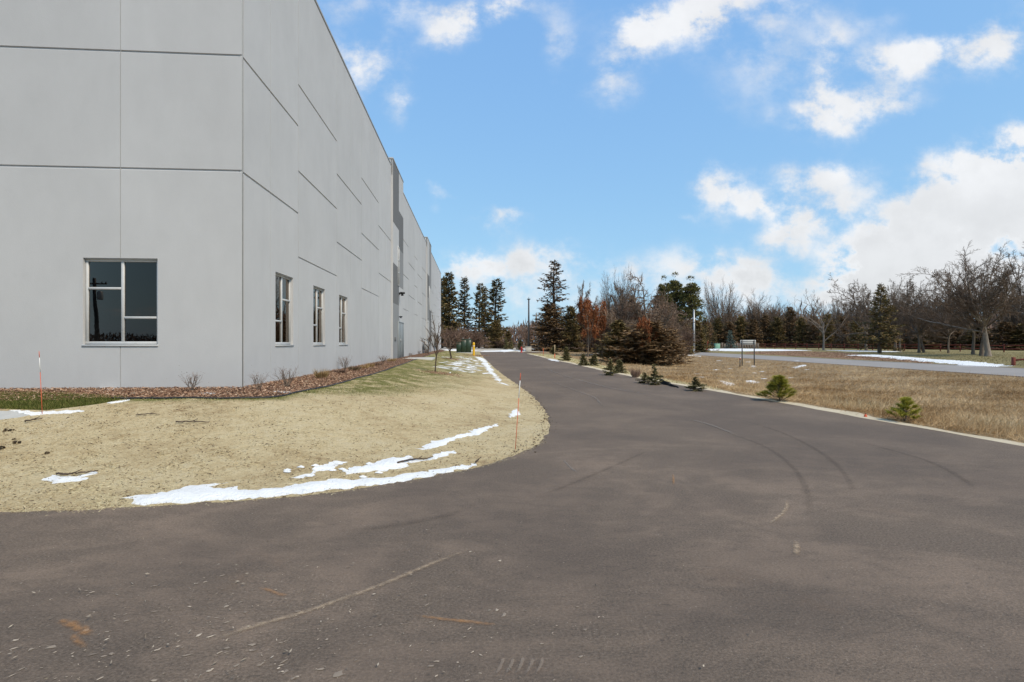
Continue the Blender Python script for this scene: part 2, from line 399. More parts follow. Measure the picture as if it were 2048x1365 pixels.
M['woodfloor'] = soil_mat('wood_floor', [(.3, (.07, .05, .035)), (.5, (.13, .09, .06)), (.7, (.2, .15, .10))], (.2, 2, 30), .05)
M['concrete'] = soil_mat('walk_concrete', [(.3, (.38, .37, .34)), (.5, (.46, .45, .42)), (.7, (.52, .51, .48))], (1, 8, 90), .003)
M['snow'] = pmat('snow', (.90, .89, .865), (.76, .755, .735), 5, .65, .03, 28, .3)

# ------------------------------------------------------------------ ground: one conforming sheet, cut along the edges of each surface
def offs(L, d):
    T = np.gradient(L, axis=0); T /= np.linalg.norm(T, axis=1, keepdims=True); return L+np.stack([T[:, 1], -T[:, 0]], 1)*np.reshape(d, (-1, 1))
MULCH_EDGE = catmull([(-60, 5.3), (-12, 8.75), (-8.9, 9.2), (-7.2, 9.25), (-5.4, 9.3), (-4.6, 9.5), (-4.22, 10.0), (-4.12, 11.7), (-4.22, 14.3), (-4.6, 20), (-5.4, 29), (-6.7, 45), (-8.6, 73)])
_n = (LEFT[:, 0] > -11) & (LEFT[:, 1] < 30); _a, _b = np.where(_n)[0][[0, -1]]
LEFT_R = np.vstack([LEFT[:_a], rough_edge(LEFT[_a:_b+1], .16, .022, 9, False), LEFT[_b+1:]])
DRIVE_R = np.vstack([LEFT_R, RIGHT[::-1], [(-60, -30)]])
rsel = RIGHT[(RIGHT[:, 1] > 2) & (RIGHT[:, 1] < 62)]
r2 = rough_edge(rsel, .5, .03, 5, False)
SAND = np.vstack([r2, offs(r2, .36+.10*np.sin(r2[:, 1]*1.1)+.06*np.sin(r2[:, 1]*3.7)+.04*np.sin(r2[:, 1]*8.3))[::-1]])
rv = offs(rsel[(rsel[:, 1] > 17)], 0.34); VERGE = np.vstack([rv, offs(rv, np.interp(rv[:, 1], [17, 22, 30, 45, 62], [.1, .7, 1.7, 2.6, 2.6]))[::-1]])
lw = lambda a: C0+ES*a[1]+EX*a[0]
WALLS = [lw((-50, .1)), lw((-.1, .1)), lw((-.1, BL-.1))]
MULCH = np.vstack([MULCH_EDGE, [WALLS[2]], [WALLS[1]], [WALLS[0]]])
TURF = atp([(-160, 786), (0, 787), (120, 788), (255, 797), (200, 808), (163, 813), (92, 821), (0, 818), (-160, 812)])
WALK = atp([(-200, 815), (0, 822), (45, 823), (66, 829), (40, 835), (0, 840), (-200, 862)])
ROAD = np.array([(22.9, -40), (30.9, -40), (30.9, 400), (22.9, 400)])
LEAFB = atp([(1490, 705.5), (1580, 702.5), (1680, 705), (1760, 712), (1850, 722), (1870, 728), (1700, 718.5), (1560, 711), (1490, 708)])
LOT = np.array([(-16, 73), (-4.2, 69.3), (1.3, 69.3), (5, 76), (6, 130), (-22, 130), (-18, 80)])
FIELD = np.vstack([offs(rsel, .25), [(3.5, 69), (5, 76), (6, 100)], [(22.85, 100), (22.85, 2)]])
LAWNP = np.vstack([MULCH_EDGE[::-1], LEFT_R, [(-12, 75)]])
regions = [('asphalt_drive', 'asphalt', DRIVE_R), ('county_road', 'road', ROAD), ('concrete_walk', 'concrete', WALK), ('green_turf', 'turf', TURF), ('mulch_bed', 'mulch', MULCH),
           ('sand_edge', 'sand', SAND), ('verge', 'verge', VERGE), ('leaf_bank', 'leafbank', LEAFB), ('gravel_lot', 'lot', LOT), ('dry_field', 'field', FIELD), ('lawn', 'lawn', LAWNP)]
def grid(x0, x1, y0, y1, s, rg):
    X, Y = np.meshgrid(np.arange(x0, x1, s), np.arange(y0, y1, s)); p = np.stack([X.ravel(), Y.ravel()], 1)
    return p+rg.uniform(-.12, .12, p.shape)*s
def build_ground():
    rg = np.random.default_rng(3)
    pts = [grid(-13, 10, 3.5, 16, .3, rg), grid(-11, 25, 16, 34, .6, rg), grid(10, 25, 3.5, 16, .7, rg), grid(-12, 44, 34, 80, 1.3, rg), grid(25, 60, 16, 34, 2.5, rg), grid(44, 90, 34, 130, 4, rg), grid(-30, 44, 80, 130, 4, rg),
           grid(-60, 60, -32, 3, 5, rg), grid(-300, 300, -200, 400, 45, rg), grid(-4000, 4001, -4000, 4001, 1000, rg)]
    P = np.concatenate(pts); edges = []; n = len(P); ex = []
    for _, _, poly in regions:
        k = len(poly); ex.append(poly); edges += [(n+i, n+(i+1) % k) for i in range(k)]; n += k
    P = np.concatenate([P]+ex)
    r = geometry.delaunay_2d_cdt([Vector(q) for q in P], edges, [], 0, 1e-5)
    V = np.array([tuple(v) for v in r[0]]); T = np.array(r[2])
    z = H(V[:, 0], V[:, 1]); far = np.hypot(V[:, 0], V[:, 1]); 
    V3 = np.column_stack([V, z])
    cen = V[T].mean(1); lab = np.full(len(T), -1)
    for i, (_, _, poly) in enumerate(regions):
        f = (lab < 0) & inpoly(cen, poly); lab[f] = i
    def emit(name, mat, msk):
        t = T[msk]; u, inv = np.unique(t, return_inverse=True); v = V3[u]
        gd = np.clip(1-seg_dist(v[:, :2], MULCH_EDGE)/np.interp(v[:, 1], [5, 10, 12, 16, 25, 60], [.05, .2, 1.6, 3.0, 4.6, 5.5]), 0, 1)**.7*1.5
        tag(mesh_np(name, v, inv.reshape(-1, 3), mat, None, None, {'green': gd}, True), kind='structure')
    far_park = (lab < 0) & (cen[:, 0] > 30.5) & (cen[:, 1] > 0) & (cen[:, 1] < 130) & (cen[:, 0] < 110)
    for i, (nm, mk, _) in enumerate(regions): emit(nm, M[mk], lab == i)
    emit('park_lawn', M['park'], far_park)
    emit('ground', M['woodfloor'], (lab < 0) & ~far_park)
build_ground()

def draped(name, poly, thick, step, seed, mat, amp=None, lift=.004):
    """a slab of snow that follows the ground and thins out to its ragged edge"""
    poly = rough_edge(rough_edge(poly, step, step*.30 if amp is None else amp, seed), step*.45, step*.16, seed+500)
    rg = np.random.default_rng(seed); a, b = poly.min(0), poly.max(0); s = step*.9
    g = grid(a[0], b[0]+s, a[1], b[1]+s, s, rg); g = g[inpoly(g, poly)] if len(g) else g
    if len(g):
        dd = seg_dist(g, np.vstack([poly, poly[:1]])); g = g[dd > s*.35]
    P = np.concatenate([poly, g]) if len(g) else poly; k = len(poly)
    r = geometry.delaunay_2d_cdt([Vector(q) for q in P], [(i, (i+1) % k) for i in range(k)], [], 1, 1e-6)
    V = np.array([tuple(v) for v in r[0]]); T = np.array([f for f in r[2] if len(f) == 3])
    c = V[T].mean(1); T = T[inpoly(c, poly)]
    d = seg_dist(V, np.vstack([poly, poly[:1]]))
    zz = H(V[:, 0], V[:, 1])+lift+thick*sst(d/(step*1.6))*(.75+.25*wob(V[:, 0]*4, V[:, 1]*4))
    n0 = len(V); top = np.column_stack([V, zz])
    on = np.where(d < 1e-4)[0]
    bot = np.column_stack([poly, H(poly[:, 0], poly[:, 1])-.03]); rim = np.column_stack([poly, H(poly[:, 0], poly[:, 1])+lift])
    VV = np.vstack([top, rim, bot]); i = np.arange(k); j = (i+1) % k
    sk = np.concatenate([np.stack([n0+i, n0+k+i, n0+k+j], 1), np.stack([n0+i, n0+k+j, n0+j], 1)])
    return mesh_np(name, VV, np.vstack([T, sk]), mat, None, None, None, True)

# ------------------------------------------------------------------ the warehouse
def wall_mat(name, c, mott=.05):
    m, n, b = newmat(name); P = n.add('ShaderNodeNewGeometry').outputs['Position']
    f = n.noise(P, .55, 6, .62, .3); g = n.noise(n.vec('MULTIPLY', P, (2.2, 2.2, .9)), 1, 6, .62); sp = n.noise(P, 3.2, 5, .6)
    lo = tuple(x*(1-mott*1.6) for x in c); hi = tuple(x*(1+mott) for x in c)
    cc = n.ramp(n.math('ADD', n.math('MULTIPLY', f, .6), n.math('MULTIPLY', g, .4)), [(.3, lo), (.7, hi)])
    cc = n.mix(n.map(sp, .63, .8, 0, .2), cc, tuple(x*.80 for x in c))
    oi = n.add('ShaderNodeObjectInfo'); hv = n.add('ShaderNodeHueSaturation'); n.l.new(cc, hv.inputs['Color']); n.put(hv.inputs['Value'], n.map(oi.outputs['Random'], 0, 1, .965, 1.035, False)); cc = hv.outputs[0]
    n.put(b.inputs['Base Color'], cc); b.inputs['Roughness'].default_value = .82; b.inputs['Specular IOR Level'].default_value = .2
    bp = n.add('ShaderNodeBump'); bp.inputs['Distance'].default_value = .002; n.put(bp.inputs['Height'], n.noise(P, 45, 5, .65)); n.l.new(bp.outputs[0], b.inputs['Normal'])
    return m
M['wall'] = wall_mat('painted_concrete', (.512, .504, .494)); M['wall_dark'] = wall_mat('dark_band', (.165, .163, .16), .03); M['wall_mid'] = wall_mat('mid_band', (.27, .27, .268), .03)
M['caulk'] = pmat('joint_caulk', (.40, .40, .39), (.34, .34, .33), 12)
M['reveal'] = M['wall']
M['alu'] = pmat('window_aluminium', (.52, .52, .51), (.46, .46, .45), 8, .42, spec=.5)
M['coping'] = pmat('metal_coping', (.32, .31, .29), (.27, .26, .25), 4, .5, spec=.5)
M['door'] = pmat('door_paint', (.25, .265, .265), (.22, .235, .235), 3, .5, spec=.4)
M['steel'] = pmat('steel', (.45, .45, .44), (.36, .36, .35), 9, .4, spec=.5, metal=.6)
M['black'] = pmat('black_fixture', (.025, .025, .026), (.018, .018, .018), 9, .5, spec=.4)
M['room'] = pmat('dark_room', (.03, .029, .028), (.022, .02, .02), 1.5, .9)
M['blind'] = pmat('drape', (.20, .19, .18), (.14, .13, .125), 2, .9)
def glass_mat():
    m, n, b = newmat('tinted_glass'); n.n.remove(b); out = n.n['Material Output']
    t = n.add('ShaderNodeBsdfTransparent'); t.inputs[0].default_value = (.42, .43, .43, 1)
    g = n.add('ShaderNodeBsdfGlossy'); g.inputs['Roughness'].default_value = .01; g.inputs[0].default_value = (.85, .745, .65, 1)
    bp = n.add('ShaderNodeBump'); bp.inputs['Distance'].default_value = .004; bp.inputs['Strength'].default_value = .25
    n.put(bp.inputs['Height'], n.noise(n.add('ShaderNodeNewGeometry').outputs['Position'], 1.6, 1, .4)); n.l.new(bp.outputs[0], g.inputs['Normal'])
    fr = n.add('ShaderNodeFresnel'); fr.inputs[0].default_value = 1.5
    mx = n.add('ShaderNodeMixShader'); n.put(mx.inputs[0], n.math('MULTIPLY', fr.outputs[0], 1.35, clamp=True)); n.l.new(t.outputs[0], mx.inputs[1]); n.l.new(g.outputs[0], mx.inputs[2])
    n.l.new(mx.outputs[0], out.inputs[0]); return m
M['glass'] = glass_mat()
RZ = lambda s_, d, z: (d, s_, z)      # right long face: along, outward, up (local)
LZ = lambda u, d, z: (-u, -d, z)      # left end face
house = empty('warehouse', (C0[0], C0[1], 0), 'long light grey precast concrete warehouse with flush panels and dark tinted windows', 'building', rz=TH)
ROOF = CZ+9.85; BASE = .45
def relief(name, mp, a0, a1, z0, z1, parent, grooves=(), vj=(), holes=(), bands=None, proud=0.0, mats=None, edge=True):
    """front of one wall panel with recessed reveals, joints, and window openings as real relief"""
    ga = sorted({a0, a1, *([a0+.008, a1-.008] if edge else []), *[q for v in vj for q in (v-.006, v+.006)], *[q for h in holes for q in (h[0], h[1])]})
    zs = {z0, z1}
    for g in grooves: zs |= {g-.034, g-.012, g+.016}
    for h in holes: zs |= {h[2], h[3]}
    for bnd in (bands or []): zs.add(bnd[0])
    zs = sorted(z for z in zs if z0 <= z <= z1)
    na, nz = len(ga)-1, len(zs)-1
    D = np.zeros((na, nz, 2)); mi = np.zeros((na, nz), int); hole = np.zeros((na, nz), bool)
    for i in range(na):
        ac = (ga[i]+ga[i+1])/2
        for j in range(nz):
            zc = (zs[j]+zs[j+1])/2; lo = hi = 0.0; k = 0
            if bands:
                for zt, mk in bands:
                    if zc < zt: k = mk
            joint = (edge and (ac < a0+.008 or ac > a1-.008)) or any(abs(ac-v) < .006 for v in vj)
            if joint: lo = hi = -.008; k = k or 3
            else:
                for g in grooves:
                    if g-.034 < zc < g-.012: lo, hi = 0.0, -.025
                    elif g-.012 < zc < g+.016: lo = hi = -.025
            if any(h[0] < ac < h[1] and h[2] < zc < h[3] for h in holes): hole[i, j] = True; lo = hi = -.13
            D[i, j] = lo, hi; mi[i, j] = k
    b = MB()
    def quad(p, k):
        b.m = k; b.raw([mp(*q) for q in p], [(0, 1, 2), (0, 2, 3)])
    for i in range(na):
        for j in range(nz):
            lo, hi = D[i, j]+proud; A, B, Z0, Z1 = ga[i], ga[i+1], zs[j], zs[j+1]; k = mi[i, j]
            if not hole[i, j]: quad([(A, lo, Z0), (B, lo, Z0), (B, hi, Z1), (A, hi, Z1)], k)
            if j < nz-1 and abs(D[i, j, 1]-D[i, j+1, 0]) > 1e-6: quad([(A, D[i, j, 1]+proud, Z1), (B, D[i, j, 1]+proud, Z1), (B, D[i, j+1, 0]+proud, Z1), (A, D[i, j+1, 0]+proud, Z1)], k)
            if i < na-1 and np.abs(D[i, j]-D[i+1, j]).max() > 1e-6: quad([(B, lo, Z0), (B, D[i+1, j, 0]+proud, Z0), (B, D[i+1, j, 1]+proud, Z1), (B, hi, Z1)], mi[i, j] if mi[i, j] != 3 else mi[i+1, j])
    if proud > 0:
        for A in (a0, a1): quad([(A, -.02, z0), (A, proud, z0), (A, proud, z1), (A, -.02, z1)], 0)
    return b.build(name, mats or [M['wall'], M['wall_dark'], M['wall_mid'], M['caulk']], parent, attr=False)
def window(mp, a0, a1, z0, z1, tr_near, tr_far, label, drapes=0, flip=False):
    """frame with one mullion and offset transoms; four panes, sill; a dark room behind"""
    d = -.075; fr = MB(); fw = .05
    def bar(A, B, Z0, Z1, d0=-.115, d1=-.06):
        q = [mp(A, d0, Z0), mp(B, d1, Z1)]; lo = np.min(q, 0); hi = np.max(q, 0); fr.box(lo, hi, bev=.006)
    bar(a0, a1, z0+.012, z0+.012+fw*1.25); bar(a0, a1, z1-fw*1.2, z1-.004); zb, zt = z0+.012+fw*1.25, z1-fw*1.2
    am = (a0+a1)/2; bar(a0+.004, a0+fw, zb, zt); bar(a1-fw, a1-.004, zb, zt); bar(am-fw/2, am+fw/2, zb, zt)
    zn = zb+(zt-zb)*tr_near; zf = zb+(zt-zb)*tr_far
    bar(a0+fw, am-fw/2, zn-fw*.45, zn+fw*.45); bar(am+fw/2, a1-fw, zf-fw*.45, zf+fw*.45)
    w = fr.build('window', M['alu'], house, attr=False); w['label'] = label
    for (A, B, Z0, Z1) in ((a0+fw, am-fw/2, zb, zn-fw*.45), (a0+fw, am-fw/2, zn+fw*.45, zt), (am+fw/2, a1-fw, zb, zf-fw*.45), (am+fw/2, a1-fw, zf+fw*.45, zt)):
        p = MB(); q = [mp(A, -.1, Z0), mp(B, -.092, Z1)]; p.raw([mp(A, -.09, Z0), mp(B, -.09, Z0), mp(B, -.09, Z1), mp(A, -.09, Z1)], [(0, 1, 2), (0, 2, 3)])
        p.build('pane', M['glass'], w, attr=False)
    s = MB(); q = [mp(a0-.015, -.06, z0-.02), mp(a1+.015, .022, z0+.012)]; s.box(np.min(q, 0), np.max(q, 0), bev=.004); s.build('sill', M['alu'], w, attr=False)
    h = MB(); q = [mp(a0+.01, -.06, z1-.02), mp(a1-.01, -.02, z1-.004)]; h.box(np.min(q, 0), np.max(q, 0)); h.build('head_trim', M['alu'], w, attr=False)
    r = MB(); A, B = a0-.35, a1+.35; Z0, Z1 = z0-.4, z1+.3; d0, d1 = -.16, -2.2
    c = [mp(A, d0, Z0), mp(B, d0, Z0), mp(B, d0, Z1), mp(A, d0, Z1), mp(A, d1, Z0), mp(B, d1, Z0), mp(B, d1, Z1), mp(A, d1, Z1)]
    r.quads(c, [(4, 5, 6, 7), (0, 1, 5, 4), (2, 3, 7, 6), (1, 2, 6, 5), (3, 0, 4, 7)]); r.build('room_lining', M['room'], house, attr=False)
    if drapes:
        dr = MB()
        for i in range(drapes):
            A = a0+.12+(a1-a0-.1)*i/drapes; q = [mp(A, -.5, z0+.02), mp(A+.10, -.46, z1+.05)]; dr.box(np.min(q, 0), np.max(q, 0))
        dr.build('vertical_blinds', M['blind'], house, attr=False)
ZA = [CZ+5.67, CZ+3.39]; ZB = [CZ+6.76, CZ+4.5, CZ+2.25]
WZ0, WZ1 = CZ-.05, CZ+1.655
# right-hand long face
rj = [(0.055, 3.38, 'A', [1.46]), (3.38, 7.29, 'B', [5.32]), (7.29, 11.23, 'A', [9.24]), (11.23, 15.14, 'B', [13.19]), (15.14, 19.02, 'A', [17.08]),
      (23.4, 26.9, 'B', []), (26.9, 30.8, 'A', []), (30.8, 32.9, 'B', []), (32.9, 36.8, 'A', []), (36.8, 41.0, 'B', []),
      (45.8, 50.4, 'A', []), (50.4, 55.0, 'B', []), (55.0, 59.6, 'A', []), (59.6, 64.2, 'B', [])]
wins = [(1.77, 2.97), (4.68, 5.86), (7.6, 8.8)]
for i, (a, b_, t, vj) in enumerate(rj):
    hs_ = [(w[0], w[1], WZ0, WZ1) for w in wins if a <= w[0] < b_]
    relief('wall_panel', RZ, a, b_, BASE, ROOF if b_ < 23 else ROOF-.12, house, ZA if t == 'A' else ZB, [v for v in vj if not any(h[0] < v < h[1] for h in hs_)], hs_)
for w, lb in zip(wins, ('long side window nearest the corner', 'middle window of the long side', 'farthest window of the long side')): window(RZ, w[0], w[1], WZ0, WZ1, .32, .66, lb, drapes=6)
# left end face
uj = [(0, 2.29), (2.29, 4.6), (4.6, 6.9), (6.9, 10.8), (10.8, 14.7), (14.7, 30)]
for a, b_ in uj:
    hh = [(1.6, 2.98, WZ0+.01, WZ1)]
    hole = [(max(a, h[0]), min(b_, h[1]), h[2], h[3]) for h in hh if h[0] < b_ and h[1] > a]
    relief('wall_panel', LZ, a, b_, BASE, ROOF, house, [z+.02 for z in ZA], [], hole, edge=True)
window(LZ, 1.6, 2.98, WZ0+.01, WZ1, .30, .665, 'square window in the end wall')
# the corner strip, roof and hidden sides
b = MB(); b.box((-.06, .012, BASE), (-.006, .06, ROOF)); b.build('corner_joint', M['caulk'], house, attr=False)
b = MB(); b.box((-BW, .12, ROOF-.5), (-.12, BL-.1, ROOF-.38)); b.build('roof', M['wall_mid'], house, attr=False)
b = MB(); b.quads([(-BW, 0, BASE), (-BW, BL, BASE), (-BW, BL, ROOF), (-BW, 0, ROOF), (0, BL, BASE), (0, BL, ROOF-.12)], [(0, 1, 2, 3), (1, 4, 5, 2)]); b.quads([(-BW, 0, BASE), (-30, 0, BASE), (-30, 0, ROOF), (-BW, 0, ROOF)], [(0, 1, 2, 3)])
b.build('rear_wall', M['wall'], house, attr=False)
for (p, q) in (((-.25, -.012, ROOF), (.018, 19.0, ROOF+.10)), ((-30, -.018, ROOF), (-.26, .25, ROOF+.10)), ((-.25, 23.42, ROOF-.12), (.018, 40.98, ROOF-.02)), ((-.25, 45.82, ROOF-.12), (.018, 64.25, ROOF-.02))):
    b = MB(); b.box(p, q, bev=.008); b.build('coping', M['coping'], house, attr=False)
# the two raised bays with bands of grey
PR = .10; BT = CZ+10.22
def bay(s0, s1, sm, bandsA, bandsB, door):
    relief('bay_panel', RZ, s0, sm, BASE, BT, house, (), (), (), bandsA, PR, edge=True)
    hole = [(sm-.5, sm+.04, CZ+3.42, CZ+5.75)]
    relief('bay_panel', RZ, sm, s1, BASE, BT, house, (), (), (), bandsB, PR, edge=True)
    b = MB(); b.box((-.6, s0-.02, BT), (PR+.02, s1+.02, BT+.09), bev=.008); b.build('coping', M['coping'], house, attr=False)
    b = MB(); b.quads([(-.6, s0, ROOF-.5), (PR-.02, s0, ROOF-.5), (PR-.02, s0, BT), (-.6, s0, BT), (-.6, s1, ROOF-.5), (PR-.02, s1, ROOF-.5), (PR-.02, s1, BT), (-.6, s1, BT)], [(0, 1, 2, 3), (4, 5, 6, 7), (0, 4, 7, 3)]); b.build('parapet_return', M['wall'], house, attr=False)
    # tall slot window on the bay face
    z0, z1 = CZ+3.42, CZ+5.75; a0, a1 = sm-.5, sm+.02
    fr = MB(); fr.m = 0
    for (A, B, Z0, Z1) in ((a0, a0+.05, z0, z1), (a1-.05, a1, z0, z1), (a0+.05, a1-.05, z0, z0+.06), (a0+.05, a1-.05, z1-.06, z1), (a0+.05, a1-.05, z0+.75, z0+.81), (a0+.05, a1-.05, z0+1.5, z0+1.56)):
        fr.box((PR-.01, A, Z0), (PR+.035, B, Z1), bev=.005)
    w = fr.build('window', M['alu'], house, attr=False); w['label'] = 'narrow slot window high in the raised bay'
    for Z0, Z1 in ((z0+.06, z0+.75), (z0+.81, z0+1.5), (z0+1.56, z1-.06)):
        p = MB(); p.box((PR+.003, a0+.05, Z0), (PR+.012, a1-.05, Z1)); p.build('pane', M['darkglass'], w, attr=False)
    if door:
        a0, a1 = sm-.5, s1-.22; am = a0+.95; zt = FLOOR+2.12
        f = MB()
        for (A, B, Z0, Z1) in ((a0-.06, a0, FLOOR-.02, zt+.06), (a1, a1+.06, FLOOR-.02, zt+.06), (a0, a1, zt, zt+.06)): f.box((PR-.01, A, Z0), (PR+.06, B, Z1), bev=.005)
        f.build('door_frame', M['door'], house, attr=False)
        for A, B, hs_ in ((a0+.004, am-.004, am-.12), (am+.004, a1-.004, am+.06)):
            dd = MB(); dd.box((PR, A, FLOOR), (PR+.045, B, zt-.004), bev=.006); dl = dd.build('door', M['door'], house, attr=False)
            hd = MB(); hd.box((PR+.046, hs_, FLOOR+.95), (PR+.062, hs_+.05, FLOOR+1.15)); hd.rod((PR+.085, hs_+.025, FLOOR+1.05), (PR+.085, hs_+.025+(.13 if hs_ > am else -.13), FLOOR+1.05), .011); hd.rod((PR+.06, hs_+.025, FLOOR+1.05), (PR+.09, hs_+.025, FLOOR+1.05), .012); hd.build('handle', M['steel'], dl, attr=False)
        pl = MB(); pl.box((PR+.002, s0+.55, CZ+.12), (PR+.025, s0+1.05, CZ+.36), bev=.004); pl.build('wall_plate', M['wall_dark'], house, attr=False)
        for z, k in ((CZ+2.95, .62), (CZ+1.56, .36)):
            l = MB(); l.box((PR, sm-.02, z-.05*k), (PR+.10*k, sm+.22*k, z+.16*k), bev=.01); l.box((PR+.1*k, sm-.06*k, z+.02*k), (PR+.55*k, sm+.26*k, z+.20*k), bev=.02*k); l.box((PR+.2*k, sm, z-.16*k), (PR+.42*k, sm+.2*k, z+.02*k), bev=.02*k)
            l.build('wall_lamp', M['black'], house, attr=False)
M['darkglass'] = pmat('dark_slot_glass', (.02, .021, .022), (.016, .016, .017), 1, .04, spec=.6)
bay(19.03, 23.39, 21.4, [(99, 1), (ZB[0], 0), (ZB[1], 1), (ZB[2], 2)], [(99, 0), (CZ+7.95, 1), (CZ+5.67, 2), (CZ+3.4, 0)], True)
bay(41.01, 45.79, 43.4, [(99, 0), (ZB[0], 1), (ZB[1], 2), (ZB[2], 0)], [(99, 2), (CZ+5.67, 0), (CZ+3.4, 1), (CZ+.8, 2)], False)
for s_, w_ in ((50.6, 1.5),):
    l = MB(); l.box((.0, s_, CZ-.1), (.35, s_+3.4, CZ+1.15), bev=.02); v = l.build('wall_louvre', M['wall_mid'], house, attr=False)
    for k in range(8):
        q = MB(); q.box((.352, s_+.1, CZ+.0+k*.13), (.40, s_+3.3, CZ+.05+k*.13)); q.build('louvre_slat', M['wall_dark'], v, attr=False)
wp = lambda x, s_, z=None: Vector((*(C0+EX*x+ES*s_), 0 if z is None else z))
def slab(name, x0, x1, s0, s1, z0, z1, mat, kind='structure'):
    b = MB(); b.box((x0, s0, z0), (x1, s1, z1), bev=.01); o = b.build(name, mat, None, attr=False); o.location = (C0[0], C0[1], 0); o.rotation_euler = (0, 0, TH); tag(o, kind=kind); return o
slab('door_stoop', .24, 2.1, 20.7, 23.6, FLOOR-.3, FLOOR-.015, M['concrete'])

# ------------------------------------------------------------------ snow lying on the ground
def snow(px, thick, label, step=.12, seed=1, cat='snow patch', amp=None, group=None):
    return tag(draped('snow_patch', atp(px), thick, step, seed, M['snow'], amp), label, cat, group)
G = 'snow left on the lawn'
snow([(241,997),(299,991),(332,985),(382,972),(455,966),(440,971),(410,978),(465,977),(515,982),(564,975.6),(620,965),(662,958),(765,955),(853,943),(912,934),(954,928.5),(953,931.5),(897,947),(794,964),(706,976.5),(560,993),(498,998),(365,1006),(289,1009)], .035, 'long bright white snow ridge along the curved edge of the asphalt', .10, 11, group=G)
snow([(692,950),(700,937),(765,922),(774,917),(824,912),(815,918),(853,921),(868,908),(911,902),(908,907),(868,921),(815,926),(818,933),(780,941),(736,943)], .03, 'snow patch with a dark stick lying across it', .08, 12, group=G)
snow([(835,899),(868,884),(912,873),(956,859),(997,848),(994,852),(955,871),(912,877),(888,893),(853,899)], .03, 'narrow slanting snow strip between the stick patch and the right stake', .08, 13, group=G)
snow([(580,958),(605,948),(633,934),(655,928),(677,921),(688,924),(671,934),(640,943),(607,956)], .015, 'thin broken snow streak just above the long snow ridge', .08, 14, group=G)
snow([(1016,836),(1024,825),(1032,818),(1041,829),(1030,834)], .03, 'small snow wedge behind the nearer orange stake', .07, 15, group=G)
snow([(949,713.8),(960,715),(968,718),(978,730),(986,743),(998,757),(1012,771.5),(1003,769),(988,755),(977,744),(968,731),(957,720)], .03, 'snow bank along the drive below the yellow bollard', .2, 16, group=G)
snow([(76,960),(95,957),(110,949),(128,952),(150,953),(186,944),(196,947),(170,954),(177,960),(145,963),(113,967),(95,962)], .02, 'snow patch with a stick at the far left of the straw lawn', .07, 17, group=G)
snow([(18,821),(31,820),(60,824),(92,825),(138,821),(169,823),(135,827.5),(95,829),(62,832)], .02, 'snow rim beside the concrete walk', .07, 18, group=G)
snow([(215,806),(240,802),(262,799),(256,803),(222,808)], .015, 'snow sliver at the pointed end of the green turf', .06, 19, group=G)
snow([(396,787.5),(415,785.5),(440,785.5),(425,788.8),(405,789)], .015, 'snow scrap on the mulch below the bare shrub on the end wall', .05, 20, group=G)
snow([(536,783.5),(560,782.5),(596,785.5),(570,786)], .015, 'snow line on the mulch below the two corner shrubs', .05, 21, group=G)
snow([(30,775.5),(70,776),(72,778),(32,777.8)], .02, 'snow scrap against the end wall behind the left stake', .05, 22, group=G)
snow([(160,776),(205,776),(232,778),(228,781),(205,779)], .02, 'snow scrap against the end wall below its window', .05, 23, group=G)
G = 'snow left in the dry field'
snow([(1438,761.5),(1452,763),(1466,767),(1474,772),(1462,773),(1450,771)], .02, 'larger snow patch in the dry field behind the taller pine', .14, 24, group=G)
snow([(1490,762),(1505,761),(1518,766),(1506,767.5),(1494,766)], .015, 'smaller snow patch in the dry field behind the taller pine', .14, 25, group=G)
snow([(1582,736),(1600,731),(1614,729.5),(1606,734),(1592,737)], .02, 'snow streaks in the field close to the road right of the sign', .2, 26, group=G)
G = 'snow along the far side of the road'
snow([(1690,711),(1750,709.5),(1800,713),(1860,718.5),(1940,723),(2000,729),(2026,732),(2000,735.5),(1940,733),(1880,727),(1830,722),(1770,715.5)], .05, 'broad white snow strip between the road and the big oaks', .5, 27, group=G)
snow([(1410,700),(1425,698),(1480,697.6),(1560,699),(1630,701.3),(1600,702),(1540,702.6),(1480,703),(1420,702)], .04, 'snow field beyond the road by the red hydrant', .9, 28, group=G)
snow([(1640,700.5),(1700,701.5),(1800,703),(1790,704.5),(1700,703.4)], .04, 'thin snow band at the foot of the red rail fence', .8, 29, group=G)
snow([(1362,709.2),(1400,711.8),(1450,714.8),(1445,716.2),(1398,713.2),(1362,710.8)], .04, 'snow line along the near edge of the road left of the sign', .4, 30, group=G)
snow([(963,702),(1000,701.3),(1062,698.5),(1082,699.5),(1060,702.6),(1010,703.9),(963,704.2)], .06, 'snow band across the end of the drive', .9, 31, cat='snow patch')
snow([(888,699.5),(930,700),(960,701),(950,702.5),(890,702)], .05, 'snow band behind the green cabinet', .9, 32)
snow([(1098,718),(1120,722),(1118,724),(1100,721)], .02, 'snow smear on the verge by the tan stake', .3, 33)
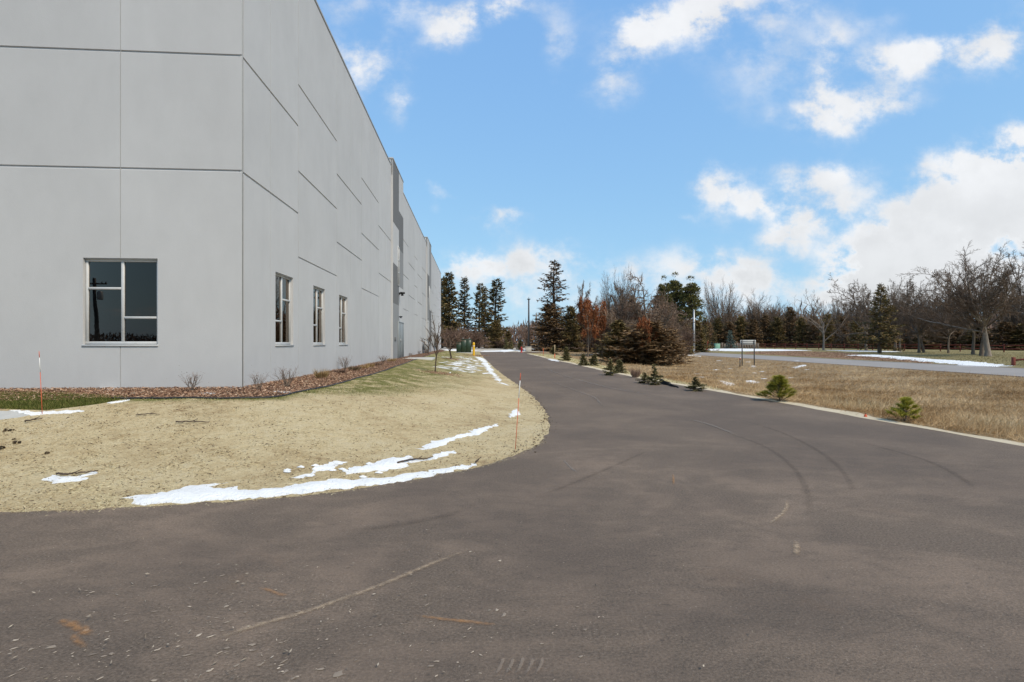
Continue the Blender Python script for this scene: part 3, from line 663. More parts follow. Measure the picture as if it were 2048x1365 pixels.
def dusting():
    rg = np.random.default_rng(8); V = []; T = []; n = 0
    for k in range(230):
        px, py = rg.uniform(880, 985), rg.uniform(713, 748)
        if px > 940+(py-712)*1.35: continue
        if rg.random() > math.exp(-((px-930)/38)**2-((py-727)/14)**2)+.1: continue
        c = at(px, py); m = 7; L = rg.uniform(.10, .42); w = L*rg.uniform(.15, .35); a0 = rg.normal(0, .35)+.6
        an = np.arange(m)*2*math.pi/m; r = rg.uniform(.5, 1.2, m); x = np.cos(an)*L*r; y = np.sin(an)*w*r
        X = c.x+x*math.cos(a0)-y*math.sin(a0); Y = c.y+(x*math.sin(a0)+y*math.cos(a0))*1.6
        z = H(X, Y)+.01; V += [(c.x, c.y, c.z+.03)]+list(zip(X, Y, z)); T += [(n, n+1+i, n+1+(i+1) % m) for i in range(m)]; n += m+1
    for k in range(60):
        q = [(1345, 700, 1420, 712), (1380, 720, 1640, 760), (1180, 700, 1240, 720), (560, 925, 760, 960)][k % 4]
        c = at(rg.uniform(q[0], q[2]), rg.uniform(q[1], q[3])); m = 7; an = np.arange(m)*2*math.pi/m; r = rg.uniform(.02, .006*c.y, m)
        X = c.x+np.cos(an)*r*1.6; Y = c.y+np.sin(an)*r; V += [(c.x, c.y, c.z+.03)]+list(zip(X, Y, H(X, Y)+.008)); T += [(n, n+1+i, n+1+(i+1) % m) for i in range(m)]; n += m+1
    tag(mesh_np('snow_dusting', V, T, M['snow'], smooth=True), kind='stuff')
dusting()

# ------------------------------------------------------------------ ground cover: straw, turf, wood chips, dry field grass
def cover(name, pts, length, width, up, mat, seed, lean=None, rhomb=False, patch=False):
    rg = np.random.default_rng(seed); n = len(pts)
    P = np.column_stack([pts, H(pts[:, 0], pts[:, 1])-.004]); az = rg.uniform(0, 2*math.pi, n)
    el = rg.normal(up[0], up[1], n); D = np.column_stack([np.cos(az)*np.cos(el), np.sin(az)*np.cos(el), np.abs(np.sin(el))+.02])
    if lean is not None: D = D+np.asarray(lean)
    b = MB(); b.sprays(P, D, length[0]+rg.random(n)**2*(length[1]-length[0]), width, rg, rhomb, np.clip(.5+.3*wob(P[:, 0]*.45, P[:, 1]*.6)+.12*wob(P[:, 0]*1.9, P[:, 1]*2.3)+rg.normal(0, .17, n), 0, 1) if patch else None); o = b.build(name, mat); tag(o, kind='stuff'); return o
def sample(rg, poly, n, yr, xr, power=2.2):
    """random points of a region, denser close to the road user"""
    out = []; tot = 0
    for _ in range(60):
        u = rg.random(60000); y = (yr[0]**(1-power)+u*(yr[1]**(1-power)-yr[0]**(1-power)))**(1/(1-power))
        x = rg.uniform(-1, 1, 60000)*1.1*y; p = np.stack([x, y], 1); p = p[(x > xr[0]) & (x < xr[1])]
        if not len(p): continue
        p = p[inpoly(p, poly)]; out.append(p); tot += len(p)
        if tot >= n: break
    return np.concatenate(out)[:n]
M['straw'] = leafmat('straw_fibres', [(0, (.27, .19, .105)), (.35, (.47, .37, .21)), (.72, (.64, .55, .35)), (1, (.55, .49, .31))])
M['bits'] = leafmat('dark_litter', [(0, (.05, .035, .025)), (.6, (.13, .09, .055)), (1, (.24, .18, .10))])
M['turfblade'] = leafmat('turf_blades', [(0, (.08, .08, .022)), (.4, (.13, .145, .036)), (.7, (.26, .25, .09)), (1, (.50, .42, .22))])
M['dry'] = leafmat('dry_grass', [(0, (0.190, 0.107, 0.044)), (.35, (0.347, 0.219, 0.101)), (.7, (0.482, 0.332, 0.176)), (1, (0.627, 0.469, 0.282))])
M['drylight'] = leafmat('pale_dry_grass', [(0, (0.399, 0.270, 0.135)), (.5, (0.546, 0.410, 0.234)), (1, (0.651, 0.520, 0.324))])
M['chips'] = leafmat('wood_chips', [(0, (.10, .052, .034)), (.4, (.28, .155, .095)), (.75, (.46, .285, .18)), (1, (.62, .46, .33))])
rg = np.random.default_rng(21)
p = sample(rg, LAWNP, 130000, (5.0, 60), (-12, 1), 2.2); mg = seg_dist(p, MULCH_EDGE)
ok = ~inpoly(p, TURF) & ~inpoly(p, WALK) & ~inpoly(p, MULCH)
p = p[ok]; mg = mg[ok]; gw = np.interp(p[:, 1], [5, 10, 12, 16, 25, 60], [.05, .2, 1.7, 3.1, 4.6, 5.5]); isg = (mg < gw*(.5+.6*rg.random(len(p))))
cover('straw_litter', p[~isg], (.02, .075), .0045, (.12, .15), M['straw'], 31, patch=True)
cover('lawn_grass', p[isg], (.03, .07), .007, (.7, .3), M['turfblade'], 32)
p = sample(rg, LAWNP, 24000, (5.0, 40), (-12, 1), 2.0); p = p[~inpoly(p, TURF) & ~inpoly(p, WALK) & ~inpoly(p, MULCH)]; cover('dark_litter', p, (.012, .06), .010, (.15, .2), M['bits'], 33, rhomb=True)
M['turfdark'] = leafmat('lush_turf_blades', [(0, (.06, .065, .014)), (.5, (.10, .118, .024)), (.85, (.17, .18, .045)), (1, (.32, .25, .10))]); p = sample(rg, TURF, 26000, (7.0, 12), (-14, -5), 2.0); cover('turf_grass', p, (.03, .09), .008, (.9, .3), M['turfdark'], 34)
p = sample(rg, FIELD, 230000, (6.0, 75), (5, 23), 2.05)
tall = sst((p[:, 0]-np.interp(p[:, 1], RIGHT[:, 1], RIGHT[:, 0]))/3)*(.55+.45*np.clip(wob(p[:, 0]*.5, p[:, 1]*.5)+.4, 0, 1))
rr = rg.random(len(p)) < .25+.75*tall; p = p[rr & ~inpoly(p, VERGE) & (~inpoly(p, SAND) | (rg.random(len(p)) < .10))]
cover('dry_field_grass', p, (.06, .30), np.interp(p[:, 1], [8, 20, 60], [.006, .010, .022]), (.5, .4), M['dry'], 35, lean=(.3, -.3, 0), patch=True)
def clump_line(px_list, n, seed, name, L, w, mat):
    rgc = np.random.default_rng(seed); P = []
    for (px, py, r) in px_list:
        c = at(px, py); P.append(np.array([c.x, c.y])+rgc.normal(size=(n, 2))*r)
    return cover(name, np.concatenate(P), L, w, (.75, .4), mat, seed, lean=(.3, -.2, .1))
clump_line([(1740, 820, .5), (1770, 815, .45), (1700, 815, .4), (2000, 855, .3), (2030, 860, .35), (2050, 866, .35), (1960, 848, .3)], 420, 41, 'pale_reed_grass', (.15, .42), .012, M['drylight'])
p = sample(rg, VERGE, 16000, (17, 62), (0, 12), 1.6); cover('verge_grass', p, (.03, .10), .016, (.6, .3), M['straw'], 36)
p = sample(rg, np.array([(31, 30), (70, 30), (70, 90), (31, 90)]), 26000, (30, 90), (31, 70), 1.6); p = p[~inpoly(p, LEAFB)]; M['parkgrass'] = leafmat('park_grass', [(0, (.15, .13, .05)), (.5, (.26, .21, .10)), (1, (.38, .31, .17))])
cover('park_grass', p, (.05, .12), .03, (.6, .3), M['parkgrass'], 37)
p = sample(rg, LEAFB, 9000, (30, 110), (30, 70), 1.4); M['litter'] = leafmat('fallen_leaves', [(0, (0.154, 0.081, 0.046)), (.5, (0.330, 0.207, 0.127)), (1, (0.506, 0.380, 0.253))]); cover('fallen_leaves', p, (.05, .12), .06, (.25, .25), M['litter'], 38, rhomb=True)
def chips(name, pts, L, seed, mat, thick=.012):
    rg = np.random.default_rng(seed); n = len(pts); c = np.column_stack([pts, H(pts[:, 0], pts[:, 1])+rg.uniform(.0, .03, n)])
    d = rg.normal(size=(n, 3))*(1, 1, .28); d /= np.linalg.norm(d, axis=1, keepdims=True); s = np.cross(d, rg.normal(size=(n, 3))*(.3, .3, 1)); s /= np.linalg.norm(s, axis=1, keepdims=True); u = np.cross(d, s)
    l = rg.uniform(L[0], L[1], n)[:, None]; w = l*rg.uniform(.18, .4, (n, 1)); t = thick*rg.uniform(.4, 1, (n, 1))
    V = np.stack([c-d*l/2, c+s*w/2, c-s*w/2, c+d*l/2, c+u*t, c-u*t], 1); k = np.arange(n)[:, None]*6
    T = np.concatenate([k+[0, 1, 4], k+[1, 3, 4], k+[3, 2, 4], k+[2, 0, 4]])
    b = MB(); b.raw(V.reshape(-1, 3), T, np.repeat(rg.random(n), 6)); tag(b.build(name, mat), kind='stuff')
p = sample(rg, MULCH, 26000, (8, 60), (-14, -3), 2.2); chips('wood_chips', p, (.02, .07), 51, M['chips'])
q = at(872, 746); chips('wood_chips', np.array([q.x+.25, q.y])+rg.normal(size=(900, 2))*(.42, .5), (.03, .09), 52, M['chips'])
q = at(903, 719); chips('wood_chips', np.array([q.x+.1, q.y])+rg.normal(size=(500, 2))*(.35, .5), (.05, .12), 53, M['chips'])
q = at(962, 712); chips('wood_chips', np.array([q.x-.4, q.y])+rg.normal(size=(700, 2))*(.5, 1.2), (.06, .16), 56, M['chips'])
M['grit'] = leafmat('pale_grit', [(0, (.16, .13, .10)), (.6, (.30, .25, .19)), (1, (.48, .41, .32))])
p = np.column_stack([rg.normal(-1.9, 1.1, 420), rg.normal(2.9, .7, 420)]); p = p[inpoly(p, DRIVE) & (p[:, 1] > 1.4)]; chips('asphalt_grit', p, (.008, .035), 54, M['grit'], .004)
p = np.column_stack([rg.uniform(-4, 4, 900), rg.uniform(1.8, 5.4, 900)]); p = p[inpoly(p, DRIVE)]; chips('asphalt_grit', p, (.004, .014), 55, M['grit'], .003)
def flakes():
    rg = np.random.default_rng(91); n = 520; c = np.column_stack([rg.normal(-1.5, .95, n), rg.normal(2.65, .5, n)]); c = c[(c[:, 1] > 1.9) & (np.abs(c[:, 0]) < 3.2)]; V = []; T = []; A = []; k = 0
    for x, y in c:
        L = .004+.020*rg.random()**2*(1.7 if rg.random() < .12 else 1); w = L*rg.uniform(.2, .75); a0 = rg.normal(.62, .5); m = 9; an = np.arange(m)*2*math.pi/m; r = rg.uniform(.35, 1.1, m)
        px = np.cos(an)*L*r; py = np.sin(an)*w*r; X = x+px*math.cos(a0)-py*math.sin(a0); Y = y+px*math.sin(a0)+py*math.cos(a0)
        V += [(x, y, .0065)]+[(p, q, .0035) for p, q in zip(X, Y)]; T += [(k, k+1+i, k+1+(i+1) % m) for i in range(m)]; A += [rg.random()]*(m+1); k += m+1
    tag(mesh_np('mud_flakes', V, T, M['flake'], None, None, {'v': A}), kind='stuff')
M['flake'] = leafmat('dried_mud', [(0, (.17, .135, .105)), (.6, (.26, .21, .16)), (1, (.42, .345, .265))]); flakes()
# dark crumbs along the asphalt edge at the bend
e = LEFT[(LEFT[:, 1] > 7.6) & (LEFT[:, 1] < 20) & (LEFT[:, 0] > -1)]; e = rough_edge(e, .012, .0, 1, False); e = e[rg.integers(0, len(e), 420)]+rg.normal(size=(420, 2))*.09-[.07, 0]; chips('edge_crumbs', e, (.015, .05), 57, M['bits'], .02)
e = LEFT[(LEFT[:, 1] > 4.9) & (LEFT[:, 1] < 9) & (LEFT[:, 0] > -8)]; e = rough_edge(e, .012, .0, 1, False); e = e[rg.integers(0, len(e), 5200)]+rg.normal(size=(5200, 2))*.045; cover('straw_edge', e, (.02, .06), .006, (.15, .2), M['straw'], 58)

# ------------------------------------------------------------------ wear on the asphalt: thin dusty films lying on it
def film_mat(name, c, amount, sc=9.0, stretch=(1, 1, 1), soft=.25):
    m, n, b = newmat(name); out = n.n['Material Output']
    b.inputs['Base Color'].default_value = (*c, 1); b.inputs['Roughness'].default_value = .95; b.inputs['Specular IOR Level'].default_value = .1
    e = n.add('ShaderNodeAttribute', attribute_name='edge').outputs['Fac']; P = n.vec('MULTIPLY', n.add('ShaderNodeNewGeometry').outputs['Position'], stretch)
    k = n.math('MULTIPLY', n.math('ADD', n.math('MULTIPLY', n.noise(P, sc, 7, .68), .75), n.math('MULTIPLY', n.noise(P, sc*7, 4, .7), .35)), e)
    al = n.map(k, soft, soft+.32, 0, amount)
    t = n.add('ShaderNodeBsdfTransparent'); mx = n.add('ShaderNodeMixShader'); n.put(mx.inputs[0], al); n.l.new(t.outputs[0], mx.inputs[1]); n.l.new(b.outputs[0], mx.inputs[2]); n.l.new(mx.outputs[0], out.inputs[0]); return m
FILMN = [0]
def film(name, px, wid, mat):
    """px: polyline in the photograph, projected to the ground; wid: width in metres"""
    L = catmull(atp(px), 10); k = len(L); T = np.gradient(L, axis=0); T /= np.linalg.norm(T, axis=1, keepdims=True)+1e-9; N = np.stack([T[:, 1], -T[:, 0]], 1)
    FILMN[0] += 1; lift = .005+.0006*(FILMN[0] % 12)
    V = []; E = []
    for j, f in enumerate((-1, -.7, -.35, 0, .35, .7, 1)):
        q = L+N*wid/2*f; V.append(np.column_stack([q, H(q[:, 0], q[:, 1])+lift])); en = np.minimum(1, np.minimum(np.arange(k), np.arange(k)[::-1])/(k*.3)); E.append((1-f*f)**1.4*en)
    V = np.concatenate(V); E = np.concatenate(E); i = np.arange(k-1); T = []
    for j in range(6): T += [np.stack([j*k+i, j*k+i+1, (j+1)*k+i+1], 1), np.stack([j*k+i, (j+1)*k+i+1, (j+1)*k+i], 1)]
    return tag(mesh_np(name, V, np.concatenate(T), mat, None, None, {'edge': E}), kind='stuff')
fs = film_mat('sandy_film', (.40, .30, .205), .75, 20, soft=.34); fo = film_mat('rusty_film', (.42, .215, .09), .6, 16, soft=.36)
fd = film_mat('pale_dust_film', (.30, .235, .18), .5, 4.0, soft=.24); fk = film_mat('tyre_film', (.06, .05, .044), .15, 7, soft=.26); fl = film_mat('chalk_film', (.25, .22, .195), .45, 16, soft=.2)
film('sand_streak', [(200,1365), (360,1308), (480,1263), (620,1222), (760,1172), (880,1122), (1000,1078), (1060,1056)], .11, fs)
film('sand_streak', [(780,1224), (860,1237), (960,1248), (1060,1258)], .08, fo)
film('rust_stain', [(80,1244), (130,1246), (170,1266), (195,1290)], .16, fo); film('rust_stain', [(480,1172), (530,1180), (565,1192), (600,1190)], .08, fo); film('rust_stain', [(130,1252), (160,1290), (182,1300)], .10, fo)
film('rust_stain', [(1344,940), (1347,960), (1346,980)], .06, fo)
film('sand_streak', [(1566,978), (1573,1005), (1568,1025), (1540,1048), (1510,1065)], .10, fs); film('sand_streak', [(1590,1070), (1593,1100), (1590,1120)], .12, fs)
film('chalk_line', [(1040,738), (1100,763), (1160,785), (1190,797), (1205,812), (1232,824)], .10, fl); film('chalk_line', [(1040,717), (1100,742), (1200,772), (1300,790), (1420,815)], .16, fl)
film('chalk_line', [(1350,838), (1400,845), (1450,862), (1490,880)], .10, fl); film('chalk_line', [(1118,910), (1140,935), (1160,950)], .05, fl)
film('tyre_track', [(1000,1010), (1100,985), (1200,945), (1290,905), (1330,885)], .12, fk); film('tyre_track', [(1600,1100), (1618,1040), (1612,980), (1580,930), (1520,890), (1430,860), (1340,835)], .15, fk); film('tyre_track', [(1690,1060), (1705,1000), (1690,950), (1640,905), (1560,865), (1460,835), (1360,810)], .15, fk); film('tyre_track', [(980,1000), (900,1030), (760,1056), (560,1075)], .2, fk)
film('tyre_track', [(1960,1010), (1940,970), (1860,925), (1740,890), (1600,850)], .16, fk)
for k in range(5): film('tread_mark', [(1010+k*20-k, 1310), (1002+k*20, 1334), (985+k*20, 1362)], .035, fd)

# ------------------------------------------------------------------ plants: generators
M['bark'] = pmat('grey_bark', (.21, .17, .135), (.11, .085, .066), 3.5, .95, .02, 9, .1, stretch=(3, 3, .7), world=False)
M['bark_dark'] = pmat('dark_bark', (.115, .085, .065), (.06, .044, .034), 4, .95, .02, 9, .1, stretch=(3, 3, .7), world=False)
M['bark_light'] = pmat('pale_bark', (.33, .275, .225), (.19, .155, .125), 2.5, .95, .03, 8, .1, stretch=(3, 3, .6), world=False)
def twigmat(name, a, b): return leafmat(name, [(0, a), (1, b)], .95)
M['twig'] = twigmat('grey_twigs', (.115, .080, .056), (.235, .17, .122)); M['twig_dark'] = twigmat('dark_twigs', (.10, .07, .051), (.215, .155, .112)); M['twig_red'] = twigmat('reddish_twigs', (.15, .092, .066), (.29, .195, .145))
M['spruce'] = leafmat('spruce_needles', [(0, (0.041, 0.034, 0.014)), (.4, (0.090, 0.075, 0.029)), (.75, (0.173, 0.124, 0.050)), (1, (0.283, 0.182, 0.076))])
M['spruce_brown'] = leafmat('browned_spruce_needles', [(0, (0.046, 0.029, 0.017)), (.45, (0.106, 0.066, 0.033)), (.8, (0.195, 0.116, 0.058)), (1, (0.296, 0.162, 0.076))])
M['cedar'] = leafmat('cedar_foliage', [(0, (0.055, 0.035, 0.018)), (.35, (0.126, 0.078, 0.040)), (.7, (0.217, 0.137, 0.067)), (1, (0.350, 0.226, 0.120))])
M['cedar_green'] = leafmat('greenish_cedar_foliage', [(0, (0.049, 0.040, 0.019)), (.4, (0.112, 0.089, 0.034)), (.8, (0.214, 0.151, 0.059)), (1, (0.336, 0.212, 0.095))])
M['youngspruce'] = leafmat('young_spruce_needles', [(0, (0.045, 0.052, 0.021)), (.4, (0.112, 0.106, 0.047)), (.75, (0.213, 0.185, 0.085)), (1, (0.405, 0.314, 0.156))])
M['bluespruce'] = leafmat('blue_spruce_needles', [(0, (.03, .05, .045)), (.5, (.085, .12, .10)), (1, (.18, .23, .19))])
M['pine'] = leafmat('pine_needles', [(0, (0.085, 0.095, 0.013)), (.4, (0.224, 0.219, 0.029)), (.8, (0.411, 0.369, 0.064)), (1, (0.635, 0.519, 0.126))])
M['redpine'] = leafmat('dark_pine_needles', [(0, (0.038, 0.042, 0.014)), (.5, (0.105, 0.099, 0.031)), (1, (0.242, 0.189, 0.065))])
M['oakleaf'] = leafmat('dry_oak_leaves', [(0, (.13, .04, .018)), (.4, (.27, .085, .032)), (.8, (.40, .15, .06)), (1, (.50, .24, .11))])
M['tuft'] = leafmat('ornamental_grass', [(0, (.20, .12, .05)), (.5, (.36, .24, .11)), (1, (.52, .39, .2))])
def nrm(a): return a/(np.linalg.norm(a, axis=-1, keepdims=True)+1e-9)
def grow(rg, P, D, L, R, k, wig, trop, taper):
    """one generation of limbs as wandering polylines: (m,k,3) points and (m,k) radii"""
    m = len(P); pts = np.zeros((m, k, 3)); pts[:, 0] = P; d = D.copy()
    for i in range(1, k):
        d = nrm(d+rg.normal(size=(m, 3))*wig+np.array([0, 0, 1])*trop); pts[:, i] = pts[:, i-1]+d*(L/(k-1))[:, None]
    return pts, R[:, None]*np.linspace(1, taper, k)[None]
def branch(rg, pts, rad, L, n, tmin, ang, ratio, rratio, up=0.0, rjit=.3, tip=True):
    m, k, _ = pts.shape; par = np.repeat(np.arange(m), n); t = np.tile(np.linspace(tmin, 1, n), m)+rg.uniform(-.5, .5, m*n)*(1-tmin)/n
    if tip: t[n-1::n] = 1.0
    t = np.clip(t, 0, .999)*(k-1); i = t.astype(int); f = (t-i)[:, None]
    p = pts[par, i]*(1-f)+pts[par, i+1]*f; tg = nrm(pts[par, i+1]-pts[par, i]); r = rad[par, i]*(1-f[:, 0])+rad[par, i+1]*f[:, 0]
    sdv = nrm(np.cross(tg, rg.normal(size=tg.shape))); a = np.radians(rg.normal(ang, ang*.25, len(p)))[:, None]
    if tip: a[n-1::n] *= .45
    d = nrm(tg*np.cos(a)+sdv*np.sin(a)+np.array([0, 0, up])); l = L[par]*ratio*(1-.35*(t/(k-1)))*rg.uniform(1-rjit, 1+rjit, len(p))
    return p, d, l, np.minimum(r*.9, rad[par, 0]*rratio)
def bare_tree(name, seed, h, r0, fork, levels, mats, lean=.06, leaves=None, k0=7, trunks=1, spread=.25):
    """trunk part (trunk and main limbs) and crown part (branches and twigs) at the origin, as meshes on a hidden-free prototype"""
    rg = np.random.default_rng(seed); tb = MB(); cb = MB()
    P = np.zeros((trunks, 3)); P[:, :2] = rg.normal(size=(trunks, 2))*(r0*.8 if trunks > 1 else 0); D = nrm(np.column_stack([rg.normal(size=(trunks, 2))*(lean if trunks == 1 else spread), np.ones(trunks)]))
    L = np.full(trunks, h*fork); R = np.full(trunks, r0)
    pts, rad = grow(rg, P, D, L, R, k0, .07, .05, .62); fl = rad.copy(); fl[:, 0] *= 1.35; pts[:, 0, 2] -= .15
    tb.tubes(pts, fl, 9, a=rg.random(trunks)); Lp = np.full(trunks, h)
    tips = None
    for li, lv in enumerate(levels):
        p, d, l, r = branch(rg, pts, rad, Lp, lv['n'], lv.get('tmin', .3), lv['ang'], lv['ratio'], lv.get('rr', .6), lv.get('up', 0), lv.get('jit', .3))
        r = np.maximum(r, lv.get('rmin', .006))
        pts, rad = grow(rg, p, d, l, r, lv.get('k', 5), lv.get('wig', .18), lv.get('trop', .03), lv.get('taper', .4)); Lp = l
        (tb if li == 0 else cb).tubes(pts, rad, 6 if li == 0 else (4 if li == 1 else 3), a=rg.random(len(pts)))
        tips = pts
    out = empty(name, (0, 0, 0)); tb.build('trunk', mats[0], out, True)
    cb.build('branches', mats[1], out)
    if leaves:
        lf = MB(); n = leaves[0]; i = rg.integers(0, len(tips), n); j = rg.integers(0, tips.shape[1], n); c = tips[i, j]
        nz_ = np.sin(c[:, 0]*1.3+seed)*np.sin(c[:, 1]*1.1)*np.sin(c[:, 2]*1.2+1); sel = (nz_ > leaves[3]) & (c[:, 2] < h*leaves[4]); c = c[sel]+rg.normal(size=(sel.sum(), 3))*.12
        lf.sprays(c, rg.normal(size=c.shape)-[0, 0, .4], leaves[1]*rg.uniform(.7, 1.3, len(c)), leaves[1]*.65, rg); lf.build('leaves', leaves[2], out)
    return out
def conifer(name, seed, h, rb, mats, cb=.05, rows=34, per=5, pw=.8, up0=-8, up1=45, droop=.16, sl=.42, sw=.09, dens=16, rag=.55, tr=None, fuzz=.35, hang=.25, tips=None):
    """trunk part with its boughs, crown part of needle sprays along every bough"""
    rg = np.random.default_rng(seed); tb = MB(); fb = MB(); tr = tr or h*.016
    zz = np.linspace(-.1, h, 9); w = np.cumsum(rg.normal(size=(9, 2))*.004*h, 0)*np.linspace(0, 1, 9)[:, None]; w[0] = 0
    tp = np.column_stack([w, zz]); tb.tubes(tp, np.linspace(tr, tr*.12, 9), 7)
    BP, BR, SP, SD, SL, SA = [], [], [], [], [], []
    for z in np.linspace(cb*h, h*.985, rows):
        t = (z-cb*h)/(h*(1-cb)); gap = rg.uniform(rag, 1.0)
        for q in range(per):
            az = rg.uniform(0, 2*math.pi); zq = z+rg.uniform(-.5, .5)*h*(1-cb)/rows; zq = min(max(zq, .02*h), h*.99)
            Lb = (rb*(1-t)**pw*gap*rg.uniform(rag, 1.12)+.018*h)*(min(1, .55+t*6) if cb > .02 else 1)
            el = math.radians(up0+(up1-up0)*t+rg.normal(0, 6)); dv = np.array([math.cos(az)*math.cos(el), math.sin(az)*math.cos(el), math.sin(el)])
            kk = np.linspace(0, 1, 5); bx = np.array([np.interp(zq, zz, w[:, 0]), np.interp(zq, zz, w[:, 1]), zq])+dv*Lb*kk[:, None]; bx[:, 2] += -droop*Lb*np.sin(kk*math.pi*.62)+droop*.5*Lb*kk**3
            BP.append(bx); BR.append(np.linspace(max(.006*h*.35, .02*Lb), .003*h*.35, 5))
            ns = max(3, int(dens*Lb*rg.uniform(.7, 1.2))); ts = rg.uniform(.12, 1.0, ns)**.8*4*.999; i = ts.astype(int); f = (ts-i)[:, None]
            c = bx[i]*(1-f)+bx[i+1]*f; tg = nrm(bx[i+1]-bx[i]); sd_ = nrm(np.cross(tg, [0, 0, 1]))*np.where(rg.random(ns) < .5, 1, -1)[:, None]
            d = nrm(tg*rg.uniform(.35, 1, (ns, 1))+sd_*rg.uniform(0, .9, (ns, 1))+rg.normal(size=(ns, 3))*fuzz-np.array([0, 0, hang])*rg.random((ns, 1)))
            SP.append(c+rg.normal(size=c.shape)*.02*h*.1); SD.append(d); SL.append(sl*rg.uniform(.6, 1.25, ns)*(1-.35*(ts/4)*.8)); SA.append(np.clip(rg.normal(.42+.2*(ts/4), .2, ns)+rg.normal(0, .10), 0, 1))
    tb.tubes(np.array(BP), np.array(BR), 3)
    fb.sprays(np.concatenate(SP), np.concatenate(SD), np.concatenate(SL), sw*rg.uniform(.7, 1.3, sum(map(len, SP))), rg, True, np.concatenate(SA))
    out = empty(name, (0, 0, 0)); tb.build('trunk', mats[0], out, True); fb.build('crown', mats[1], out); return out
def tufts(name, seed, h, bough, mats, nl=.09, tr=.012, whorls=5, per=6, needles=95, rb=.34, up=(35, 70), clump=None, cb=.06):
    """pine: needles only in brushes round the bough ends"""
    rg = np.random.default_rng(seed); tb = MB(); fb = MB(); tb.tubes(np.column_stack([np.zeros(5), np.zeros(5), np.linspace(-.03*h, h*.93, 5)]), np.linspace(tr, tr*.4, 5), 7)
    ends = [(np.array([0, 0, h*.84]), np.array([0, 0, h]))]
    for wi, t in enumerate(np.linspace(cb, .82, whorls)):
        for q in range(per):
            az = 2*math.pi*(q+rg.uniform(-.3, .3))/per+wi; el = math.radians(up[0]+(up[1]-up[0])*t+rg.normal(0, 8)); Lb = rb*(1-t*.82)*rg.uniform(.78, 1.06)
            dv = np.array([math.cos(az)*math.cos(el), math.sin(az)*math.cos(el), math.sin(el)]); a = np.array([0, 0, t*h+rg.uniform(-.02, .02)*h]); kk = np.linspace(0, 1, 4)
            p = a+dv*Lb*kk[:, None]; p[:, 2] += .28*Lb*kk**2; tb.tubes(p, np.linspace(tr*.55, tr*.28, 4), 4)
            ends.append((p[1]*.5+p[2]*.5, p[3]))
            if rg.random() < .7:
                sdv = nrm(np.cross(dv, [0, 0, 1]))*rg.choice([-1, 1]); e2 = p[2]+(nrm(dv+sdv*.9+[0, 0, .4])*Lb*.35); tb.tubes(np.array([p[2], e2]), np.array([tr*.35, tr*.22]), 3); ends.append((p[2]*.6+e2*.4, e2))
    for a, b in ends:
        if clump:
            n = needles; d = nrm(rg.normal(size=(n, 3))+[0, 0, .5]); c = b+d*clump*rg.random((n, 1))**.5*[1, 1, .6]; fb.sprays(c, nrm(d+rg.normal(size=(n, 3))*.4+[0, 0, .4]), nl*rg.uniform(.6, 1.2, n), nl*.3, rg, True, np.clip(.35+.35*d[:, 2]+rg.normal(0, .15, n), 0, 1))  # light from above put into the colour: upper needles of each clump are paler
        else:
            n = needles; t = rg.random((n, 1))**.7; c = a+(b-a)*t; ax = nrm(b-a); d = nrm(ax*rg.uniform(.55, 1.3, (n, 1))+rg.normal(size=(n, 3))*.42+[0, 0, .12]); fb.sprays(c, d, nl*rg.uniform(.75, 1.15, n), .0065, rg, False, np.clip(rg.normal(.5, .2, n)+.12*(d[:, 2]), 0, 1))
    out = empty(name, (0, 0, 0)); tb.build('trunk', mats[0], out, True); fb.build('crown', mats[1], out); return out
DIM = {}
def dims(o):
    k = o.children[-1].data.name
    if k not in DIM:
        hh = rr = 0
        for c in o.children:
            v = np.empty(len(c.data.vertices)*3, np.float32); c.data.vertices.foreach_get('co', v); v = v.reshape(-1, 3)
            hh = max(hh, np.percentile(v[:, 2], 99.9))
            if len(v) > 200: rr = max(rr, np.percentile(np.hypot(v[:, 0], v[:, 1]), 97))
        DIM[k] = (hh, rr)
    return DIM[k]
def put(proto, px, Y, top, label, cat='tree', group=None, w=None, base=None, used=set(), sink=.05):
    """stand a plant where its foot is seen; Y None: where the line of sight meets the ground; w: width of its crown as seen"""
    if Y is None: p = at(px, base)
    else: x = col(px, Y); p = Vector((x, Y, hz(x, Y)))
    h, r = dims(proto); s = ((HOR-top)/F*p.y+CZ-p.z)/h; ws = (w/F*p.y/2)/r if w else s
    o = proto if proto.name not in used else copy_tree(proto); used.add(o.name)
    o.location = (p.x, p.y, p.z-sink*min(1, s)); o.scale = (ws, ws, s); o.rotation_euler = (0, 0, random.uniform(0, 6.28))
    tag(o, label, cat, group); return o

OAK1 = [dict(n=10, tmin=.7, ang=56, ratio=.72, rr=.45, k=7, wig=.17, trop=.05, taper=.35), dict(n=9, tmin=.28, ang=46, ratio=.44, rr=.45, k=6, wig=.24, trop=.03, taper=.35), dict(n=7, tmin=.2, ang=44, ratio=.45, rr=.5, k=5, wig=.28, trop=.02, rmin=.02), dict(n=6, tmin=.15, ang=42, ratio=.5, rr=.6, k=4, wig=.3, rmin=.016, taper=.5), dict(n=4, tmin=.2, ang=42, ratio=.5, k=3, wig=.25, rmin=.014)]
BIGOAK = [dict(n=10, tmin=.74, ang=48, ratio=.80, rr=.42, k=8, wig=.12, trop=.05, taper=.33), dict(n=10, tmin=.3, ang=40, ratio=.40, rr=.45, k=6, wig=.2, trop=.05, taper=.35), dict(n=7, tmin=.2, ang=40, ratio=.46, rr=.5, k=5, wig=.24, trop=.04, rmin=.02), dict(n=6, tmin=.15, ang=38, ratio=.5, rr=.6, k=4, wig=.26, rmin=.016, taper=.5), dict(n=4, tmin=.2, ang=40, ratio=.5, k=3, wig=.25, rmin=.014)]
